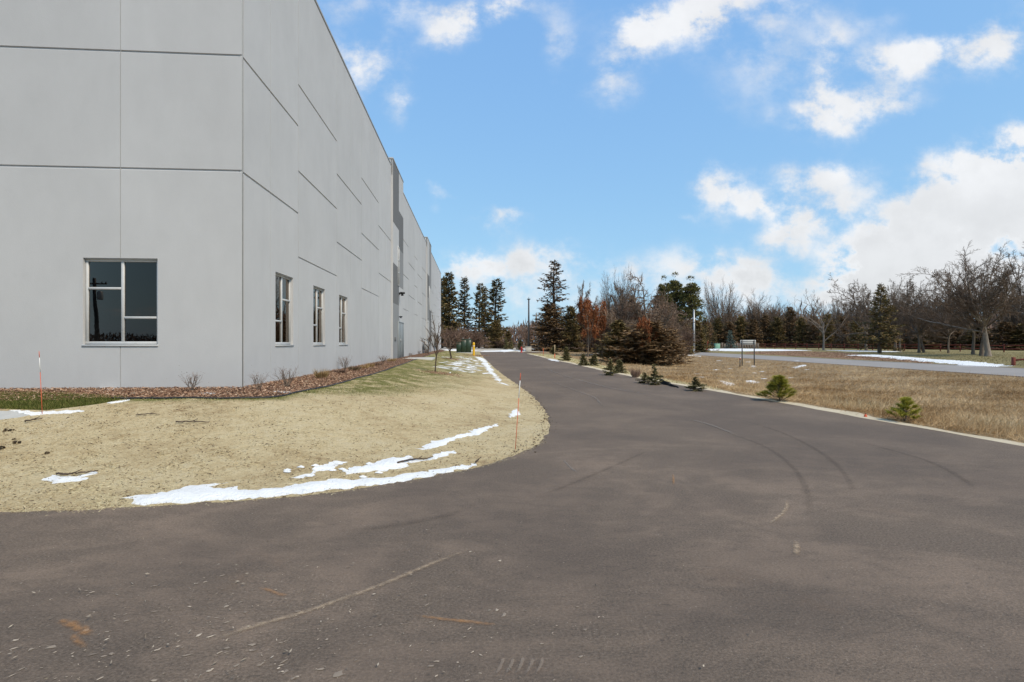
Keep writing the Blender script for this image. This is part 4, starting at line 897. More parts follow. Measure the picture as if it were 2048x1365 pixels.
VASE = [dict(n=10, tmin=.3, ang=24, ratio=.72, rr=.45, k=7, wig=.07, trop=.07, taper=.3), dict(n=9, tmin=.2, ang=26, ratio=.42, rr=.42, k=5, wig=.1, trop=.05, rmin=.022), dict(n=8, tmin=.2, ang=30, ratio=.45, rr=.5, k=4, wig=.14, trop=.03, rmin=.015), dict(n=4, tmin=.2, ang=32, ratio=.5, k=3, wig=.15, rmin=.016)]
GNARL = [dict(n=10, tmin=.3, ang=50, ratio=.55, rr=.40, k=8, wig=.3, trop=.03, taper=.35), dict(n=10, tmin=.12, ang=50, ratio=.42, rr=.45, k=6, wig=.34, trop=.0), dict(n=8, tmin=.15, ang=48, ratio=.45, rr=.5, k=5, wig=.36, rmin=.02), dict(n=8, tmin=.1, ang=46, ratio=.55, k=4, wig=.36, rmin=.017, taper=.6)]
TWIGGY = [dict(n=8, tmin=.35, ang=38, ratio=.6, rr=.45, k=6, wig=.14, trop=.04, taper=.3), dict(n=7, tmin=.3, ang=40, ratio=.4, k=5, wig=.2, rmin=.018), dict(n=6, tmin=.3, ang=40, ratio=.42, k=4, wig=.24, rmin=.012), dict(n=6, tmin=.3, ang=42, ratio=.45, k=3, wig=.24, rmin=.009)]
bark, twig = M['bark'], M['twig']
P_ = {}
P_['oak1'] = bare_tree('oak_tree', 101, 13, .33, .34, BIGOAK, (M['bark_light'], M['twig_dark']), .05)
P_['oak2'] = bare_tree('oak_tree', 102, 13, .30, .34, BIGOAK, (bark, M['twig_dark']), .07)
P_['oak3'] = bare_tree('oak_tree', 103, 11, .22, .34, OAK1, (bark, M['twig_dark']), .05)
P_['oak4'] = bare_tree('oak_tree', 104, 11, .21, .34, OAK1, (bark, M['twig_dark']), .05)
P_['vase1'] = bare_tree('bare_tree', 105, 12, .22, .12, VASE, (bark, twig), .03, trunks=3, spread=.22)
P_['vase2'] = bare_tree('bare_tree', 106, 11, .22, .12, VASE, (bark, twig), .05, trunks=4, spread=.32)
P_['gnarl1'] = bare_tree('gnarled_tree', 107, 10, .32, .3, GNARL, (bark, twig), .1)
P_['gnarl2'] = bare_tree('gnarled_tree', 108, 10, .28, .3, GNARL, (M['bark_dark'], M['twig_dark']), .12)
P_['twiggy'] = bare_tree('bare_tree', 109, 10, .15, .4, TWIGGY, (M['bark_light'], twig), .03)
P_['redoak'] = bare_tree('oak_tree', 110, 8, .15, .25, TWIGGY, (bark, twig), .05, leaves=(17000, .17, M['oakleaf'], -.12, .98))
P_['redtree'] = bare_tree('bare_tree', 111, 6, .12, .2, VASE, (M['bark_dark'], M['twig_red']), .05)
SHR = [dict(n=3, tmin=.4, ang=20, ratio=.55, k=5, wig=.12, trop=.06, rmin=.004), dict(n=3, tmin=.4, ang=30, ratio=.36, k=4, wig=.16, trop=.05, rmin=.0028), dict(n=2, tmin=.4, ang=32, ratio=.35, k=3, wig=.2, rmin=.002)]
BUSH = [dict(n=6, tmin=.2, ang=34, ratio=.5, k=5, wig=.2, trop=.02, rmin=.012), dict(n=7, tmin=.2, ang=42, ratio=.42, k=4, wig=.24, rmin=.010), dict(n=6, tmin=.2, ang=44, ratio=.45, k=4, wig=.26, rmin=.008)]
P_['bush'] = bare_tree('bare_shrub', 112, 3.2, .03, .3, BUSH, (M['bark_dark'], M['twig_red']), trunks=12, spread=.5)
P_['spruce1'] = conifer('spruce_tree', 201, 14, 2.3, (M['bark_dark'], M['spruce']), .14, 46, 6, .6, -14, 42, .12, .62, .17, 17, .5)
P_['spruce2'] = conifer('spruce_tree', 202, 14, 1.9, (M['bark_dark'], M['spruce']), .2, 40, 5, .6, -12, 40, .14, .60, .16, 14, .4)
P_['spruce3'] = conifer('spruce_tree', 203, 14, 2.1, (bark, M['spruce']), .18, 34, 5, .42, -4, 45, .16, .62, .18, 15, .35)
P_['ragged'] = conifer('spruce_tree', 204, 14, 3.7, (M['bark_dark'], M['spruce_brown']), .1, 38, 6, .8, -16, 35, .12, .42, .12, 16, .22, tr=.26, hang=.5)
P_['cedar1'] = conifer('cedar_tree', 205, 5, 2.1, (M['bark_dark'], M['cedar']), .01, 34, 11, .32, 10, 68, .05, .40, .07, 30, .35, fuzz=.6, hang=.0)
P_['cedar2'] = conifer('cedar_tree', 206, 5, 1.9, (M['bark_dark'], M['cedar_green']), .01, 34, 9, .48, 12, 68, .06, .36, .07, 30, .45, fuzz=.45, hang=.05)
P_['cedar3'] = conifer('cedar_tree', 207, 10, 2.9, (M['bark_dark'], M['cedar_green']), .01, 36, 8, .38, 0, 58, .08, .62, .14, 13, .45, fuzz=.4, hang=.15)
P_['cedar4'] = conifer('cedar_tree', 208, 10, 3.3, (M['bark_dark'], M['cedar']), .01, 36, 8, .42, -8, 50, .12, .66, .15, 12, .4, fuzz=.4, hang=.3)
P_['park'] = conifer('spruce_tree', 209, 10, 3.6, (bark, M['cedar_green']), .12, 32, 7, 1.0, -12, 35, .10, .55, .12, 15, .45, tr=.26)
P_['green'] = conifer('spruce_tree', 210, 6, 1.6, (M['bark_dark'], M['spruce']), .02, 26, 6, .9, -6, 40, .1, .4, .1, 16, .55)
P_['blue'] = conifer('spruce_tree', 211, 5, 1.5, (M['bark_dark'], M['bluespruce']), .02, 24, 6, .9, -2, 40, .08, .4, .1, 16, .6)
P_['young1'] = conifer('young_spruce', 212, 1, .33, (M['bark_dark'], M['youngspruce']), .03, 15, 6, .85, 10, 55, .05, .085, .03, 260, .6, fuzz=.5, hang=.1, tr=.016)
P_['young2'] = conifer('young_spruce', 213, 1, .36, (M['bark_dark'], M['youngspruce']), .03, 13, 6, .75, 8, 55, .05, .09, .03, 250, .5, fuzz=.5, hang=.1, tr=.016)
P_['young3'] = conifer('young_spruce', 214, 1, .40, (M['bark_dark'], M['youngspruce']), .03, 14, 5, .95, 4, 55, .05, .085, .03, 250, .4, fuzz=.5, hang=.15, tr=.016)
P_['pine1'] = tufts('young_pine', 215, .95, None, (bark, M['pine']), .085, .014, 7, 8, 130, .32, up=(38, 74))
P_['pine2'] = tufts('young_pine', 216, .62, None, (bark, M['pine']), .085, .012, 5, 5, 130, .28, up=(40, 78), cb=.06)
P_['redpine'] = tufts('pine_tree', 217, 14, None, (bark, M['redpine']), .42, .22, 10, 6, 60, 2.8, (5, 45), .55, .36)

# ------------------------------------------------------------------ the woods and trees, far ones first
GL = 'tall spruces beyond the end of the warehouse'
put(P_['spruce1'], 899, 104, 545, 'tallest dark spruce, half hidden by the far corner of the warehouse', group=GL, w=52)
put(P_['spruce2'], 929, 106, 554, 'slender pointed spruce second from the warehouse corner', group=GL, w=42)
put(P_['spruce3'], 958, 106, 566, 'flat-topped spruce with a bare dark trunk, third from the warehouse corner', group=GL, w=38)
put(P_['spruce2'], 969, 101, 574, 'thin spruce with a pale bare trunk close against the flat-topped spruce', group=GL, w=32)
put(P_['spruce3'], 990, 103, 558, 'spruce with ragged right side, nearest the drive of its row', group=GL, w=54)
put(P_['spruce1'], 884, 112, 556, 'spruce whose left half is cut off by the warehouse wall', group=GL, w=52)
put(P_['cedar3'], 992, 100, 640, 'rounded olive cedar at the foot of the ragged-sided spruce', w=46)
put(P_['cedar3'], 1016, 108, 662, 'small dark cedar right of the spruce row, toward the light pole', w=26)
put(P_['cedar4'], 905, 108, 650, 'brownish cedar under the tallest spruces behind the green cabinet', w=42)
GB = 'bare brown shrubs behind the green cabinet'
for px, Y, t, lb in ((925, 92, 648, 'brown thicket shrub right behind the green cabinet'), (948, 94, 652, 'brown thicket shrub between the cabinet and the spruce trunks'), (900, 90, 650, 'brown thicket shrub behind the small staked sapling'), (1000, 99, 676, 'low dark shrub at the foot of the spruce nearest the drive')):
    put(P_['bush'], px, Y, t, lb, 'shrub', GB, 52)
for px, Y, t, lb in ((1012, 90, 676, 'little round spruce left of the light pole'), (1023, 85, 681, 'smallest dark spruce by the end of the drive'), (1040, 88, 679, 'wide low spruce just left of the light pole')):
    put(P_['young2'], px, Y, t, lb, 'spruce', 'small spruces at the end of the drive', {1012: 12, 1023: 7, 1040: 16}[px])
put(P_['redtree'], 1056, 130, 641, 'round reddish bare tree behind the light pole', w=34)
put(P_['ragged'], 1108, 86, 521, 'tall ragged browning spruce with a thin crown above the drive', w=92)
put(P_['cedar4'], 1100, 80, 607, 'broad dark cedar under the ragged browning spruce', w=96)
put(P_['cedar3'], 1142, 78, 612, 'dark cedar right of the ragged browning spruce', w=62)
put(P_['cedar4'], 1172, 82, 628, 'dark cedar behind the orange-leaved oak', w=72)
put(P_['gnarl2'], 1158, 92, 560, 'dark crooked bare tree between the ragged spruce and the orange oak', w=75)
put(P_['redoak'], 1176, 55, 590, 'small oak still full of orange leaves', w=74)
put(P_['redoak'], 1204, 57, 610, 'second orange-leaved oak, partly hidden by bare branches', w=50)
put(P_['vase1'], 1232, 84, 538, 'tall bare tree with upright limbs behind the tangled grey tree', w=84)
GP = 'tall dark pines behind the tangled grey tree'
put(P_['redpine'], 1328, 96, 552, 'left one of the dark clumpy pines, half hidden by grey branches', group=GP, w=40)
put(P_['redpine'], 1351, 98, 545, 'tallest dark clumpy pine', group=GP, w=44)
put(P_['redpine'], 1380, 95, 553, 'right one of the dark clumpy pines, beside the white pole', group=GP, w=54)
put(P_['cedar4'], 1262, 70, 596, 'dark evergreen mass behind the tangled grey tree', w=74)
put(P_['cedar4'], 1318, 72, 590, 'dark brown evergreen left of the clumpy pines', w=74)
put(P_['cedar3'], 1366, 74, 640, 'low dark evergreen left of the white pole', w=58)
put(P_['cedar3'], 1392, 88, 640, 'dark evergreen right behind the white pole', w=64)
put(P_['cedar4'], 1225, 62, 640, 'low brown cedar left of the big foreground cedar', w=74)
put(P_['gnarl1'], 1292, 56, 548, 'tangled grey bare tree rising behind the big foreground cedar', w=175)
put(P_['gnarl1'], 1335, 60, 578, 'second tangled grey tree leaning right behind the big foreground cedar', w=120)
put(P_['gnarl1'], 1240, 58, 572, 'tangled grey tree left of the big foreground cedar', w=100)
put(P_['redoak'], 1284, 40.2, 630, 'orange oak sapling poking out of the big foreground cedar', w=52)
put(P_['gnarl2'], 1262, 62, 566, 'dark crooked bare tree left of the dark clumpy pines', w=130)
put(P_['gnarl1'], 1312, 52, 600, 'grey twiggy thicket tree right above the big foreground cedar', w=130)
for px, Y, t, w_, lb in ((1212, 60, 604, 84, 'rounded brown thicket behind the left side of the big foreground cedar'), (1262, 57, 582, 104, 'tall brown thicket directly behind the big foreground cedar'), (1322, 60, 590, 100, 'rounded brown thicket behind the right side of the big foreground cedar'), (1372, 66, 640, 60, 'low brown thicket between the big foreground cedar and the white pole')):
    put(P_['bush'], px, Y, t, lb, 'shrub', 'brown thickets behind the big cedar', w_)
put(P_['cedar1'], 1290, 41, 642, 'big sprawling brown cedar in front, at the edge of the dry field', w=150)
put(P_['cedar2'], 1238, 44, 640, 'greener cedar on the left side of the big sprawling cedar', w=95)
put(P_['cedar1'], 1331, 42.5, 660, 'low brown cedar on the right side of the big sprawling cedar', w=95)
GR = 'evergreens in the long row behind the red fence'
rowl = [(1412, 128, 640, 'cedar4', 'brown evergreen right of the white pole, first of the long row'), (1436, 132, 636, 'cedar3', 'evergreen behind the green utility box'), (1458, 130, 644, 'cedar4', 'evergreen behind the blue spruce'), (1482, 131, 632, 'cedar3', 'evergreen directly above the road sign, on its left half'), (1506, 130, 638, 'cedar4', 'evergreen directly above the road sign, on its right half'),
        (1530, 132, 630, 'cedar4', 'brown evergreen one step right of the road sign'), (1554, 130, 634, 'cedar3', 'evergreen two steps right of the road sign'), (1580, 131, 614, 'cedar4', 'pointed evergreen below the low bare trees, taller than its row'), (1604, 128, 634, 'cedar3', 'dark evergreen left of the slim pale bare tree'), (1628, 126, 632, 'cedar4', 'evergreen just left of the slim pale trunk'),
        (1655, 122, 628, 'cedar3', 'evergreen just right of the slim pale trunk'), (1684, 116, 632, 'cedar4', 'evergreen left of the spruce with the bare trunk'), (1712, 112, 634, 'cedar3', 'evergreen close behind the spruce with the bare trunk')]
for px, Y, t, k, lb in rowl: put(P_[k], px, Y, t, lb, group=GR, w=42)
for px, Y, t, k, lb in ((1800, 104, 640, 'cedar4', 'shaded evergreen behind the paired oak trunks'), (1852, 100, 646, 'cedar3', 'shaded evergreen behind the double-trunked oak'), (1905, 98, 642, 'cedar4', 'shaded evergreen behind the thin oak trunk'), (1955, 94, 650, 'cedar3', 'shaded evergreen behind the dark leaning oak'), (2010, 90, 644, 'cedar4', 'shaded evergreen right of the pale oak trunk'), (2048, 88, 648, 'cedar3', 'shaded evergreen at the right edge of the picture'), (1758, 106, 645, 'cedar3', 'shaded evergreen hidden behind the spruce with the bare trunk')):
    put(P_[k], px, Y, t, lb, group='evergreens behind the oaks', w=74)
put(P_['green'], 1412, 112, 649, 'green spruce behind the red hydrant', 'spruce', w=23)
put(P_['blue'], 1461, 110, 661, 'small bluish spruce right of the green utility box', 'spruce', w=28)
put(P_['green'], 1427, 114, 664, 'browner low spruce between the green and the bluish spruce', 'spruce', w=23)
GV = 'bare trees behind the evergreen row'
put(P_['vase1'], 1444, 150, 557, 'tallest fan-shaped bare tree behind the green utility box', group=GV, w=82)
put(P_['vase2'], 1512, 150, 586, 'wide fan-shaped bare tree above the road sign', group=GV, w=92)
put(P_['vase2'], 1475, 165, 606, 'lower bare tree between the two fan-shaped trees', group=GV, w=56)
put(P_['oak4'], 1562, 150, 612, 'low bushy bare tree right of the wide fan-shaped tree', group=GV, w=60)
put(P_['oak4'], 1594, 160, 616, 'low bare tree behind the pointed evergreen', group=GV, w=50)
put(P_['twiggy'], 1647, 96, 577, 'slim pale bare tree in front of the evergreen row', w=120)
put(P_['oak4'], 1690, 140, 618, 'far bare tree right of the slim pale tree', group=GV, w=50)
for px, Y, t, k, w_, lb in ((1538, 145, 600, 'vase2', 70, 'bare tree filling the gap right of the wide fan-shaped tree'), (1620, 140, 598, 'oak4', 74, 'bushy bare tree behind the evergreens left of the slim pale tree'), (1668, 138, 596, 'vase1', 64, 'bare tree just right of the slim pale tree'), (1712, 130, 588, 'oak3', 90, 'bare tree farther back than the oak left of the dark park spruce'), (1775, 120, 584, 'vase2', 86, 'bare tree behind the dark park spruce'),
        (1822, 115, 582, 'oak4', 96, 'bare tree filling the gap left of the thick grey trunk'), (1872, 110, 576, 'vase1', 96, 'bare tree between the thick grey trunk and the thin straight trunk'), (1922, 100, 562, 'oak3', 110, 'bare tree in the gap left of the biggest oaks'), (2018, 95, 556, 'vase2', 120, 'bare tree behind the biggest oak, on its right')):
    put(P_[k], px, Y, t, lb, group=GV, w=w_)
put(P_['park'], 1759, 66, 568, 'dark spruce with a bare lower trunk in the park lawn', 'spruce', w=86)
GO = 'bare oaks on the park lawn'
put(P_['oak3'], 1733, 88, 548, 'oak left of the dark park spruce', group=GO, w=140)
put(P_['oak3'], 1790, 82, 551, 'oak right behind the dark park spruce, left of a pair of trunks', group=GO, w=140)
put(P_['oak4'], 1800, 80, 556, 'oak with the slanted trunk, right one of a pair', group=GO, w=120)
put(P_['oak4'], 1838, 70, 556, 'oak with a thick grey trunk midway between the park spruce and the biggest oak', group=GO, w=150)
put(P_['oak3'], 1848, 71, 562, 'oak whose trunk touches the thick grey trunk on its right', group=GO, w=120)
put(P_['oak4'], 1897, 68, 575, 'oak with a thin straight trunk left of the biggest oaks', group=GO, w=115)
put(P_['oak2'], 1946, 60, 520, 'dark-trunked oak left of the biggest oak', group=GO, w=170)
put(P_['oak2'], 1963, 54, 500, 'oak with a shaded trunk leaning against the biggest oak', group=GO, w=215)
put(P_['oak1'], 1976, 52, 484, 'biggest oak, pale trunk and wide fan of limbs', group=GO, w=262)
put(P_['oak2'], 2085, 54, 452, 'tall oak cut off by the right edge of the picture', group=GO, w=220)

def far_woods():
    """the mass of bare woods on the horizon"""
    rg = np.random.default_rng(77); b = MB(); P = []; D = []; L = []; A = []
    def band(x0, x1, y0, y1, n, h0, h1):
        x = rg.uniform(x0, x1, n); y = rg.uniform(y0, y1, n); z = np.full(n, .2)
        hh = (h0+(h1-h0)*(.5+.5*np.sin(x*.11)*np.sin(x*.037+2)))*rg.uniform(.75, 1.05, n)
        for k in range(5):
            t = rg.uniform(0, .85, n); P.append(np.column_stack([x+rg.normal(0, .8, n), y, z+hh*t])); D.append(np.column_stack([rg.normal(0, .45, n), rg.normal(0, .3, n), np.ones(n)])); L.append(hh*rg.uniform(.16, .36, n)); A.append(np.clip(rg.normal(.5, .25, n), 0, 1))
    band(-40, 40, 190, 230, 1500, 6, 11); band(40, 330, 175, 240, 9000, 9, 15); band(-260, 260, -190, -150, 5200, 4.5, 5.5)
    P = np.concatenate(P); b.sprays(P, np.concatenate(D), np.concatenate(L), .42, rg, True, np.concatenate(A)); tag(b.build('distant_woods', M['twig_red']), kind='stuff')
far_woods()

# ------------------------------------------------------------------ planting along the drive and the wall
GY = 'young spruces planted along the drive'
for px, base, top, k, ws, lb in ((1108, 708.7, 690.5, 'young2', .95, 'small dark young spruce farthest along the drive, behind the tan stake'), (1132, 721.5, 693.5, 'young1', .85, 'plump young spruce just right of the tan stake'), (1166.5, 731.5, 707.5, 'young2', .85, 'young spruce third along the drive, left of a denser one'), (1187.5, 732, 709.5, 'young2', 1.1, 'dense young spruce at the left foot of the big cedar'), (1221, 751, 715.5, 'young3', .8, 'left one of two young spruces close together below the big cedar'), (1238, 746, 718.5, 'young1', .85, 'right one of two young spruces close together below the big cedar'),
                                 (1290, 766.5, 744.5, 'young3', 1.1, 'low wide young spruce left of the taller one by the black silt fence'), (1309, 770, 727, 'young3', .78, 'tallest young spruce, beside the black silt fence'), (1391, 782, 752.5, 'young3', 1.05, 'lone young spruce in the dry field right of the black silt fence')):
    put(P_[k], px, None, top, lb, 'spruce', GY, {1108: 20, 1132: 22, 1166.5: 21, 1187.5: 27, 1221: 31, 1238: 27, 1290: 36, 1309: 34, 1391: 42}[px], base)
put(P_['pine1'], 1559, None, 747, 'larger bright green young pine at the edge of the asphalt', 'pine', 'young pines beside the drive', w=68, base=802.5)
put(P_['pine2'], 1812, None, 789, 'smaller open young pine with a tall leader, nearer the camera', 'pine', 'young pines beside the drive', w=60, base=843)
P_['sap1'] = bare_tree('sapling', 301, 2.6, .035, .42, [dict(n=9, tmin=.35, ang=42, ratio=.36, k=6, wig=.13, trop=.09, rmin=.010, rr=.55), dict(n=6, tmin=.3, ang=38, ratio=.38, k=4, wig=.16, trop=.05, rmin=.006), dict(n=4, tmin=.3, ang=40, ratio=.42, k=3, wig=.2, rmin=.005)], (M['bark_dark'], M['twig_dark']), .02, leaves=(160, .035, M['bits'], -9, 9))
put(P_['sap1'], 870, None, 618, 'dark young tree with a bare crown in a mulch ring on the lawn', 'sapling', 'saplings on the lawn', w=60, base=745)
P_['sap2'] = bare_tree('sapling', 302, 2.6, .035, .42, [dict(n=8, tmin=.4, ang=55, ratio=.38, k=6, wig=.14, trop=.03, rmin=.014, rr=.55), dict(n=6, tmin=.3, ang=40, ratio=.42, k=4, wig=.18, rmin=.010), dict(n=4, tmin=.3, ang=40, ratio=.45, k=3, wig=.2, rmin=.009)], (M['bark_dark'], M['twig_red']), .02)
put(P_['sap2'], 902.5, None, 655, 'spreading brown sapling farther back, near the green cabinet', 'sapling', 'saplings on the lawn', w=78, base=718.5)
P_['sap3'] = copy_tree(P_['sap1']); put(P_['sap3'], 857, 44, 660, 'dark twiggy sapling against the far warehouse wall', 'sapling', None, w=42)
P_['shr1'] = bare_tree('bare_shrub', 303, .62, .006, .62, SHR, (M['bark'], M['twig_red']), trunks=9, spread=.26, leaves=(70, .022, M['bits'], -9, 9)); P_['shr2'] = bare_tree('bare_shrub', 304, .62, .006, .62, SHR, (M['bark'], M['twig_red']), trunks=13, spread=.34, leaves=(60, .02, M['bits'], -9, 9))
GS = 'bare shrubs in the mulch bed'
for px, base, top, k, ws, lb in ((384, 784, 729, 'shr1', .95, 'bare shrub in front of the end wall, left of the corner'), (517, 781, 730, 'shr1', .85, 'bare shrub at the building corner'), (574, 775, 723, 'shr2', .95, 'bare shrub with a red leaf, second past the corner'), (690, 740, 704, 'shr2', .9, 'bare shrub below the third side window'), (767, 725, 706, 'shr2', 1.0, 'bare shrub left of the grey bay'), (820, 712, 704, 'shr2', 2.2, 'low brown shrub right of the grey door'), (838, 708.5, 699, 'shr2', 1.5, 'brown shrub near the gas meter')):
    put(P_[k], px, None, top, lb, 'shrub', GS, {384: 88, 517: 68, 574: 80, 690: 48, 767: 42, 820: 26, 838: 20}[px], base, sink=.02)
def tuft(px, base, r, h, n, lb, mat, seed, cat='grass tuft', name='grass_tuft', group=None):
    c = at(px, base); rg = np.random.default_rng(seed); b = MB(); az = rg.uniform(0, 6.28, n); q = rg.random(n)**.5*r*.45; P = np.column_stack([np.cos(az)*q, np.sin(az)*q, np.zeros(n)-.01]); D = np.column_stack([np.cos(az)*rg.uniform(.1, .75, n)*r/h*1.1, np.sin(az)*rg.uniform(.1, .75, n)*r/h*1.1, np.ones(n)]); b.sprays(P, D, h*rg.uniform(.5, 1.15, n), .011, rg, True)
    o = b.build(name, mat); o.location = c; tag(o, lb, cat, group)
GT = 'ornamental grass tufts in the mulch bed'
tuft(643, 757, .26, .28, 240, 'tawny grass tuft below the second side window', M['tuft'], 61, group=GT)
tuft(680, 746, .32, .17, 260, 'flat dark red-brown tuft left of the third shrub', M['twig_red'], 62, 'dead perennial', 'dead_perennial', GT); tuft(709, 741, .32, .20, 260, 'dark dead tuft right of the third shrub', M['bits'], 63, 'dead perennial', 'dead_perennial', GT)
tuft(729, 737, .2, .16, 140, 'little tawny tuft right of the dark dead tuft', M['tuft'], 64, group=GT); tuft(741, 735, .22, .20, 160, 'tawny tuft halfway between the dark dead tuft and the grey bay', M['tuft'], 65, group=GT); tuft(755, 731, .32, .2, 200, 'brown tuft left of the shrub at the grey bay', M['twig_red'], 66, group=GT); tuft(783, 723, .35, .22, 220, 'brown tuft at the foot of the grey bay', M['tuft'], 67, group=GT); tuft(850, 706, .5, .5, 260, 'brown tuft beside the gas meter', M['twig_red'], 68, group=GT)
tuft(1271, 755, .30, .42, 420, 'rust-brown dead evergreen in the field left of the taller young spruce', M['twig_red'], 69, 'dead shrub', 'dead_shrub')

# ------------------------------------------------------------------ cabinets, poles, stakes, signs, fences
M['green_paint'] = pmat('green_cabinet_paint', (.022, .045, .026), (.016, .034, .02), 3, .45, spec=.4); M['lid'] = pmat('green_lid_paint', (.03, .055, .033), (.022, .042, .026), 3, .4, spec=.4)
M['yellow'] = pmat('yellow_sleeve', (.78, .46, .02), (.68, .38, .015), 6, .45, spec=.4); M['orange'] = pmat('orange_fibreglass', (.68, .13, .05), (.55, .09, .035), 20, .5, spec=.35); M['white'] = pmat('white_tape', (.75, .74, .71), (.66, .64, .6), 20, .5, spec=.4)
M['red'] = pmat('red_paint', (.42, .03, .025), (.33, .022, .02), 10, .45, spec=.4); M['redwood'] = pmat('red_stained_wood', (.20, .055, .038), (.13, .035, .026), 8, .9, stretch=(1, 1, 4)); M['tan'] = pmat('tan_lath', (.48, .37, .24), (.38, .28, .18), 12, .9)
M['grey_wood'] = pmat('weathered_pole', (.20, .165, .135), (.13, .105, .085), 5, .95, stretch=(6, 6, .6)); M['pole_dark'] = pmat('dark_bronze_pole', (.055, .052, .052), (.04, .038, .038), 5, .5, spec=.4); M['pole_pale'] = pmat('galvanised_pole', (.52, .52, .51), (.42, .42, .41), 6, .45, spec=.5, metal=.3)
M['sign_back'] = pmat('bare_sign_back', (.50, .50, .48), (.42, .42, .40), 5, .6); M['beige'] = pmat('beige_box_paint', (.50, .47, .41), (.42, .39, .34), 4, .6); M['mint'] = pmat('pale_green_box', (.20, .36, .26), (.16, .3, .21), 4, .5); M['black_fabric'] = pmat('black_silt_fabric', (.02, .02, .021), (.012, .012, .013), 12, .85)
# green pad-mounted cabinet
p = at(928, 706.5); t = empty('utility_cabinet', p, 'dark green pad-mounted utility cabinet beside the yellow bollard at the lawn end', 'utility cabinet', rz=TH)
b = MB(); b.box((-1.0, -.55, -.2), (1.0, .8, .06), bev=.02); b.build('pad', M['concrete'], t, attr=False)
b = MB(); b.box((-.30, -.42, .06), (.80, .60, 1.42), bev=.02); b.build('body', M['green_paint'], t, attr=False)
b = MB(); b.box((-.33, -.46, 1.423), (.83, .63, 1.52), bev=.03); b.build('lid', M['lid'], t, attr=False)
b = MB(); b.box((-.82, -.38, .06), (-.304, .58, 1.12), bev=.02); b.box((-.85, -.41, 1.123), (-.304, .6, 1.19), bev=.02); b.build('side_cabinet', M['green_paint'], t, attr=False)
for x0, x1 in ((-.27, .24), (.26, .77)):
    b = MB(); b.box((x0, -.445, .12), (x1, -.422, 1.38), bev=.006); d = b.build('door', M['lid'], t, attr=False); b = MB(); b.box((x1-.10, -.47, .70), (x1-.06, -.446, .86), bev=.006); b.build('handle', M['black'], d, attr=False)
for x in (-.1, .6):
    b = MB(); b.rod((x, .05, 1.51), (x, .05, 1.62), .035); b.box((x-.08, 0, 1.6), (x+.08, .1, 1.64), bev=.01); b.build('lifting_lug', M['pole_pale'], t, attr=False)
p = at(947.5, 712); t = empty('bollard', p, 'yellow bollard with rounded top at the edge of the drive', 'bollard')
b = MB(); b.lathe([(.105, -.2), (.105, 1.10), (.10, 1.16), (.075, 1.215), (.035, 1.24), (0, 1.245)], 18); b.build('sleeve', M['yellow'], t, True, attr=False)
b = MB(); b.lathe([(.108, .88), (.1085, .89), (.1085, .93), (.108, .94)], 18); b.build('reflective_band', M['white'], t, True, attr=False)
# marker stakes of fibreglass
def stake(px, base, top, lb, lean=(0, 0), r=.005, bands=True, grp='orange marker stakes'):
    p = at(px, base); h = (base-top)/F*p.y; t = empty('marker_stake', p, lb, 'marker stake', grp); n = MB()
    q = lambda f: (lean[0]*f*h, lean[1]*f*h, f*h)
    a, b_ = (.67, .90) if bands else (1.0, 1.0)
    MB().rod((q(0)[0], q(0)[1], -.08), q(a), r, r*.9, 7).build('rod', M['orange'], t, True, attr=False)
    if bands: MB().rod(q(a), q(b_), r*1.12, r*1.12, 7).build('reflective_tape', M['white'], t, True, attr=False); MB().rod(q(b_), q(1), r*1.05, r*.9, 7).build('tip', M['orange'], t, True, attr=False)
    return t
stake(1030, 899, 747, 'tall orange stake with a white reflective band standing at the bend of the asphalt', (.075, .05), .0055)
stake(85, 829, 703, 'tall orange stake with a white reflective band beside the snow rim at the concrete walk', (-.055, 0), .0048)
stake(1086.5, 712, 697, 'short red-orange stake on the verge left of the tan stake', (0, 0), .022, False)
stake(1141, 701.5, 693, 'small red-orange stake behind the plump young spruce', (0, 0), .03, False); stake(1136.5, 703, 692, 'pinkish stake just left of the small red-orange one', (0, 0), .025, False)
p = at(1109.5, 717); t = empty('survey_stake', p, 'flat tan wooden stake with an orange foot on the grassy verge', 'stake'); h = 27/F*p.y
b = MB(); b.box((-.03, -.012, h*.33), (.03, .012, h), bev=.003); b.build('lath', M['tan'], t, attr=False); b = MB(); b.box((-.032, -.014, -.05), (.032, .014, h*.33-.001), bev=.003); b.build('painted_foot', M['orange'], t, attr=False)
# small orange cap in the field
p = at(1731, 834); t = empty('orange_marker', p, 'little orange marker cap at the sandy edge between the two young pines', 'marker')
b = MB(); b.lathe([(0, .06), (.016, .055), (.026, .04), (.034, .0), (.036, -.02)], 12); b.build('cap', M['orange'], t, True, attr=False); b = MB(); b.rod((0, 0, .055), (.004, 0, .085), .009, .006); b.build('knob', M['redwood'], t, True, attr=False)
# road sign seen from behind
pl_ = at(1482.5, 732.5); c = pl_+Vector((.52, .05, 0)); t = empty('road_sign', (c.x, c.y, pl_.z), 'road sign seen from behind, pale board on two dark posts in the dry field', 'sign', rz=.1); hw = .48; zt = (HOR-680.5)/F*c.y+CZ-t.location.z; zb = (HOR-690)/F*c.y+CZ-t.location.z
b = MB(); b.box((-hw-.12, -.012, zb), (hw+.14, .012, zt), bev=.004); b.build('board', M['sign_back'], t, attr=False)
for x in (-hw, hw): b = MB(); b.box((x-.03, -.075, -.3), (x+.03, -.017, zt-.02), bev=.004); b.build('post', M['pole_dark'], t, attr=False)
for z in (zb+.08, zt-.10): b = MB(); b.box((-hw-.08, -.0165, z-.02), (hw+.1, -.0125, z+.02)); b.build('batten', M['pole_dark'], t, attr=False)
p = at(1480, 734.5); t = empty('marker_post', p, 'short dark marker post with a red and white top beside the road sign', 'marker post'); h = 19.5/F*p.y
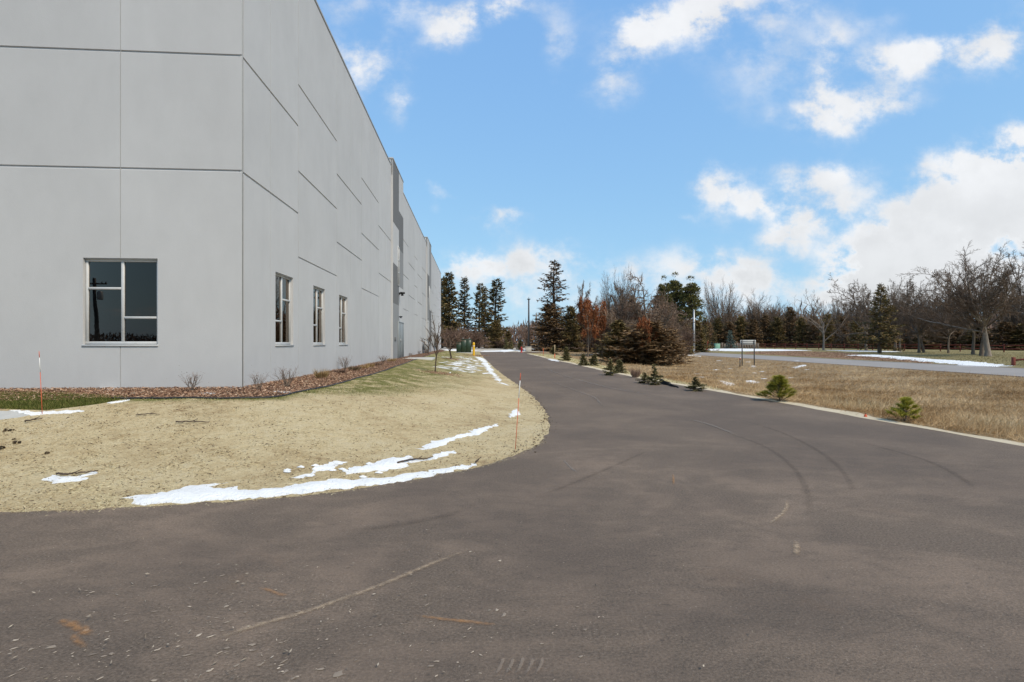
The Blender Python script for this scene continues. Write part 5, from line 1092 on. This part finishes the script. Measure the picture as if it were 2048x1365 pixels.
MB().rod((0, 0, -.1), (0, 0, h*.78), .035).build('post', M['pole_dark'], t, True, attr=False); MB().rod((0, 0, h*.78), (0, 0, h*.9), .05).build('red_band', M['red'], t, True, attr=False); MB().rod((0, 0, h*.9), (0, 0, h), .05).build('white_cap', M['white'], t, True, attr=False)
# hydrants
def hydrant(px, base, top, lb, flag):
    p = at(px, base); h = (base-top)/F*p.y; s = .75; t = empty('fire_hydrant', p, lb, 'hydrant', 'red hydrants')
    b = MB(); b.lathe([(.16, -.1), (.16, .03), (.11, .05), (.10, .50), (.14, .52), (.14, .56), (.11, .60), (.07, .68), (.03, .71), (.03, .75), (0, .75)], 14); b.build('barrel', M['red'], t, True, attr=False)
    for d in ((1, 0), (-1, 0), (0, -1)): b = MB(); b.rod((0, 0, .40), (d[0]*.19, d[1]*.19, .40), .06, n=10); b.rod((d[0]*.19, d[1]*.19, .40), (d[0]*.22, d[1]*.22, .40), .07, n=10); b.build('outlet', M['red'], t, True, attr=False)
    if flag: b = MB(); b.rod((.14, 0, .05), (.22, 0, flag), .02); b.box((.12, -.02, flag-.45), (.32, .01, flag)); b.build('flag_rod', M['red'], t, attr=False)
hydrant(1413, 700, 690, 'red fire hydrant with a tall red flag across the road, right of the white pole', 1.7)
hydrant(1043, 705.5, 698, 'dark red fire hydrant at the end of the drive below the light pole', 0)
p = at(1434, 698); t = empty('utility_box', p, 'pale green utility box right of the flagged hydrant across the road', 'utility box'); b = MB(); b.box((-.5, -.4, -.05), (.5, .4, 1.0), bev=.05); b.build('body', M['mint'], t, attr=False); b = MB(); b.box((-.53, -.43, 1.003), (.53, .43, 1.1), bev=.04); b.build('lid', M['mint'], t, attr=False)
p = at(1056, 704); t = empty('utility_box', p, 'beige concrete box at the foot of the dark light pole', 'utility box'); b = MB(); b.box((-.35, -.3, -.1), (.45, .4, .62), bev=.03); b.build('body', M['beige'], t, attr=False); b = MB(); b.box((-.38, -.33, .623), (.48, .43, .70), bev=.02); b.build('lid', M['beige'], t, attr=False)
# poles
def pole(name, px, Y, top, lb, cat, mat, r, extra):
    x = col(px, Y); z = hz(x, Y); t = empty(name, (x, Y, z), lb, cat); h = (HOR-top)/F*Y+CZ-z; b = MB(); b.tubes(np.array([(0, 0, -.3), (0, 0, h*.5), (0, 0, h)]), np.array([r, r*.85, r*.65]), 10, True); b.build('shaft', mat, t, True, attr=False); extra(t, h)
def lamp_head(t, h):
    b = MB(); b.box((-.25, -.16, h-.05), (.25, .16, h+.08), bev=.03); b.build('lamp_head', M['pole_dark'], t, attr=False); b = MB(); b.rod((0, 0, h), (0, 0, h+.35), .03); b.build('finial', M['pole_dark'], t, attr=False); b = MB(); b.lathe([(.3, -.2), (.3, .15), (.22, .2), (.12, .22)], 14); b.build('base', M['beige'], t, True, attr=False)
pole('lamp_post', 1057.5, 79, 599, 'tall dark lamp post in the gap between the spruces', 'lamp post', M['pole_dark'], .16, lamp_head)
def crossarm(t, h, k=1.0):
    b = MB(); b.box((-1.3*k, -.06, h-.55), (1.1*k, .06, h-.40), bev=.01); b.build('crossarm', M['grey_wood'], t, attr=False)
    for x in (-1.2*k, -.7*k, .6*k, 1.0*k): b = MB(); b.lathe([(.05, h-.4), (.07, h-.33), (.04, h-.24), (0, h-.22)], 8, (x, 0, 0)); b.build('insulator', M['black'], t, True, attr=False)
    b = MB(); b.lathe([(0, h-2.2), (.26, h-2.2), (.28, h-2.1), (.28, h-1.4), (.2, h-1.3), (0, h-1.28)], 12, (.42, 0, 0)); b.build('transformer_can', M['pole_pale'], t, True, attr=False)
pole('utility_pole', 1072.5, 98, 627, 'weathered wooden utility pole with a crossarm right of the dark lamp post', 'utility pole', M['grey_wood'], .2, lambda t, h: crossarm(t, h, .5))
pole('utility_pole', 1388, 80, 622, 'pale grey pole standing before the dark pines across the road', 'pole', M['pole_pale'], .17, lambda t, h: MB().lathe([(.13, h), (.13, h+.08), (.05, h+.14), (0, h+.14)], 10).build('cap', M['pole_pale'], t, True, attr=False))
t = empty('utility_pole', (-37, -40, 0), 'leaning dark utility pole mirrored in the end wall window', 'utility pole'); b = MB(); b.tubes(np.array([(0, 0, -.3), (.2, 0, 3), (-.1, 0, 5.5), (-.2, 0, 8.5)]), np.array([.22, .2, .18, .15]), 8, True); b.build('shaft', M['pole_dark'], t, True, attr=False); crossarm(t, 8.4)
# gas meter on the wall
w = wp(.35, 37.5, FLOOR); t = empty('gas_meter', w, 'grey gas meter with pipes against the far part of the long wall', 'gas meter', rz=TH)
b = MB(); b.box((-.25, -.5, .25), (.2, .5, .85), bev=.06); b.build('meter_body', M['wall_mid'], t, attr=False)
for y, z in ((-.8, 1.3), (.75, 1.0)): b = MB(); b.rod((0, y, -.2), (0, y, z), .05); b.rod((0, y, z), (-.3, y, z), .05); b.rod((0, y, .6), (0, y*.5, .6), .05); b.build('pipe', M['steel'], t, True, attr=False)
b = MB(); b.lathe([(.0, 1.15), (.2, 1.15), (.22, 1.2), (.2, 1.3), (0, 1.32)], 12); b.rod((0, 0, .85), (0, 0, 1.16), .05); b.build('regulator', M['wall_dark'], t, True, attr=False)
# black silt fence lying at the edge
pa, pb = at(1314, 768), at(1352, 778); k = 9; t = empty('silt_fence', pa, 'black silt fence slanting down beside the tallest young spruce', 'silt fence'); V = []; T = []
for i in range(k):
    f = i/(k-1); q = pa.lerp(pb, f)+Vector((.15, .15, 0)); z = hz(q.x, q.y); hh = .16*(1-f)**.8+.02; V += [(q.x-pa.x, q.y-pa.y, z-pa.z-.1), (q.x-pa.x+.05*math.sin(i*2), q.y-pa.y+.06, z-pa.z+hh), (q.x-pa.x+.03, q.y-pa.y+.02, z-pa.z-.1), (q.x-pa.x+.03+.05*math.sin(i*2), q.y-pa.y+.08, z-pa.z+hh)]
for i in range(k-1): a = i*4; T += [(a, a+4, a+5), (a, a+5, a+1), (a+2, a+7, a+6), (a+2, a+3, a+7), (a+1, a+5, a+7), (a+1, a+7, a+3)]
mesh_np('fabric', V, T, M['black_fabric'], t)
for f in (.05, .5): q = pa.lerp(pb, f)+Vector((.2, .22, 0)); z = hz(q.x, q.y); MB().rod((q.x-pa.x, q.y-pa.y, z-pa.z-.2), (q.x-pa.x, q.y-pa.y, z-pa.z+.2*(1-f)), .018).build('stake', M['tan'], t, attr=False)
# red rail fence in front of the evergreens
def rail_fence(A, B, n, hgt, lb, rails=(.45, .9), grp=None, post=.11):
    A, B = np.array(A), np.array(B); t = empty('rail_fence', (A[0], A[1], hz(*A)), lb, 'fence', grp); z0 = t.location.z; pts = [A+(B-A)*i/n for i in range(n+1)]; zs = [hz(*q) for q in pts]; pm = rm = None
    for q, z in zip(pts, zs):
        b = MB(); b.box((-post/2, -post/2, -.2), (post/2, post/2, hgt+.06), bev=.012)
        if pm is None: o = b.build('post', M['redwood'], t, attr=False); pm = o.data
        else: o = bpy.data.objects.new('post', pm); COL.objects.link(o); o.parent = t
        o.location = (q[0]-A[0], q[1]-A[1], z-z0)
    for i in range(n):
        for r in rails:
            a = Vector((*(pts[i]-A), zs[i]-z0+r*hgt+random.uniform(-.02, .02))); c = Vector((*(pts[i+1]-A), zs[i+1]-z0+r*hgt+random.uniform(-.02, .02)))
            MB().rod(a, c, .065, .055, 5).build('rail', M['redwood'], t, attr=False)
rail_fence((52, 122), (68, 70), 20, 1.05, 'long red two-rail fence in front of the evergreen row'); rail_fence((68.6, 67.6), (72, 55), 5, 1.05, 'right end stretch of the red fence by the picture edge')
pc = at(2027, 731.5); rail_fence((pc.x, pc.y), (pc.x+7, pc.y-.4), 3, .48, 'low red post and rail by the road at the right edge of the picture', (.75,), None, .16)
# picket fence scrap behind hydrant
p = at(1470, 697.5); t = empty('picket_fence', (p.x, p.y, p.z), 'grey plank fence stretch behind the road sign', 'fence')
for i in range(26): b = MB(); x = -9+i*.55; b.box((x, -.03, -.1), (x+.4, .03, 1.15+.1*math.sin(i*3)), bev=.01); b.build('plank', M['grey_wood'], t, attr=False)
# sticks lying on the lawn
def stick(pts, r, lb, seed):
    P = [at(*q) for q in pts]; o0 = P[0]; q = catmull([(v.x-o0.x, v.y-o0.y, v.z-o0.z+r*.9+.02) for v in P], 5); rg = np.random.default_rng(seed); q += rg.normal(size=q.shape)*r*.25; t = empty('stick', o0, lb, 'stick', 'sticks on the lawn')
    MB().tubes(q, np.linspace(r, r*.45, len(q)), 6, True).build('branch', M['bark_dark'], t, True, attr=False)
    i = len(q)//2; MB().rod(q[i], q[i]+np.array([.05, .05, .03]), r*.5, r*.3, 5).build('twig_stub', M['bark_dark'], t, attr=False)
stick([(795, 931), (812, 926), (835, 922.5), (853, 922), (866, 918)], .013, 'thick dark stick lying across the middle snow patch', 1); stick([(113, 953), (135, 954), (160, 951), (196, 947.5)], .013, 'dark stick lying on the far left snow patch', 2)
stick([(951, 929), (955, 925), (957.5, 923)], .012, 'short dark stick at the right tip of the long snow ridge', 3); stick([(352, 848.5), (385, 847), (418, 848)], .012, 'flat dark stick in the upper middle of the straw lawn', 4); stick([(272, 834), (300, 831), (320, 832.5)], .009, 'thin dark stick right of the left stake', 5); stick([(48, 847), (66, 844), (84, 842)], .014, 'dark stick between the concrete walk and the clods', 6)
def clods():
    rg = np.random.default_rng(5); b = MB()
    for px, py, r in ((14, 863, .045), (24, 862, .03), (34, 887, .045), (28, 880, .025), (94, 908, .03), (3, 898, .04)):
        c = at(px, py); n = 40; d = nrm(rg.normal(size=(n, 3))); b.sprays(np.array(c)+d*r*.4*[1, 1, .5]+[0, 0, r*.25], d*[1, 1, .6], r*.7, r*.7, rg)
    tag(b.build('soil_clods', M['bits']), kind='stuff')
clods()
# dark landscape edging along the mulch bed
e = MULCH_EDGE[(MULCH_EDGE[:, 1] > 9.0) & (MULCH_EDGE[:, 1] < 45) & (MULCH_EDGE[:, 0] > -7.2)]; z = H(e[:, 0], e[:, 1]); b = MB(); b.tubes(np.column_stack([e, z+.012]), np.full(len(e), .02), 5, True); tag(b.build('bed_edging', M['black'], None, True, attr=False), 'black plastic edging between the mulch bed and the lawn', 'edging')
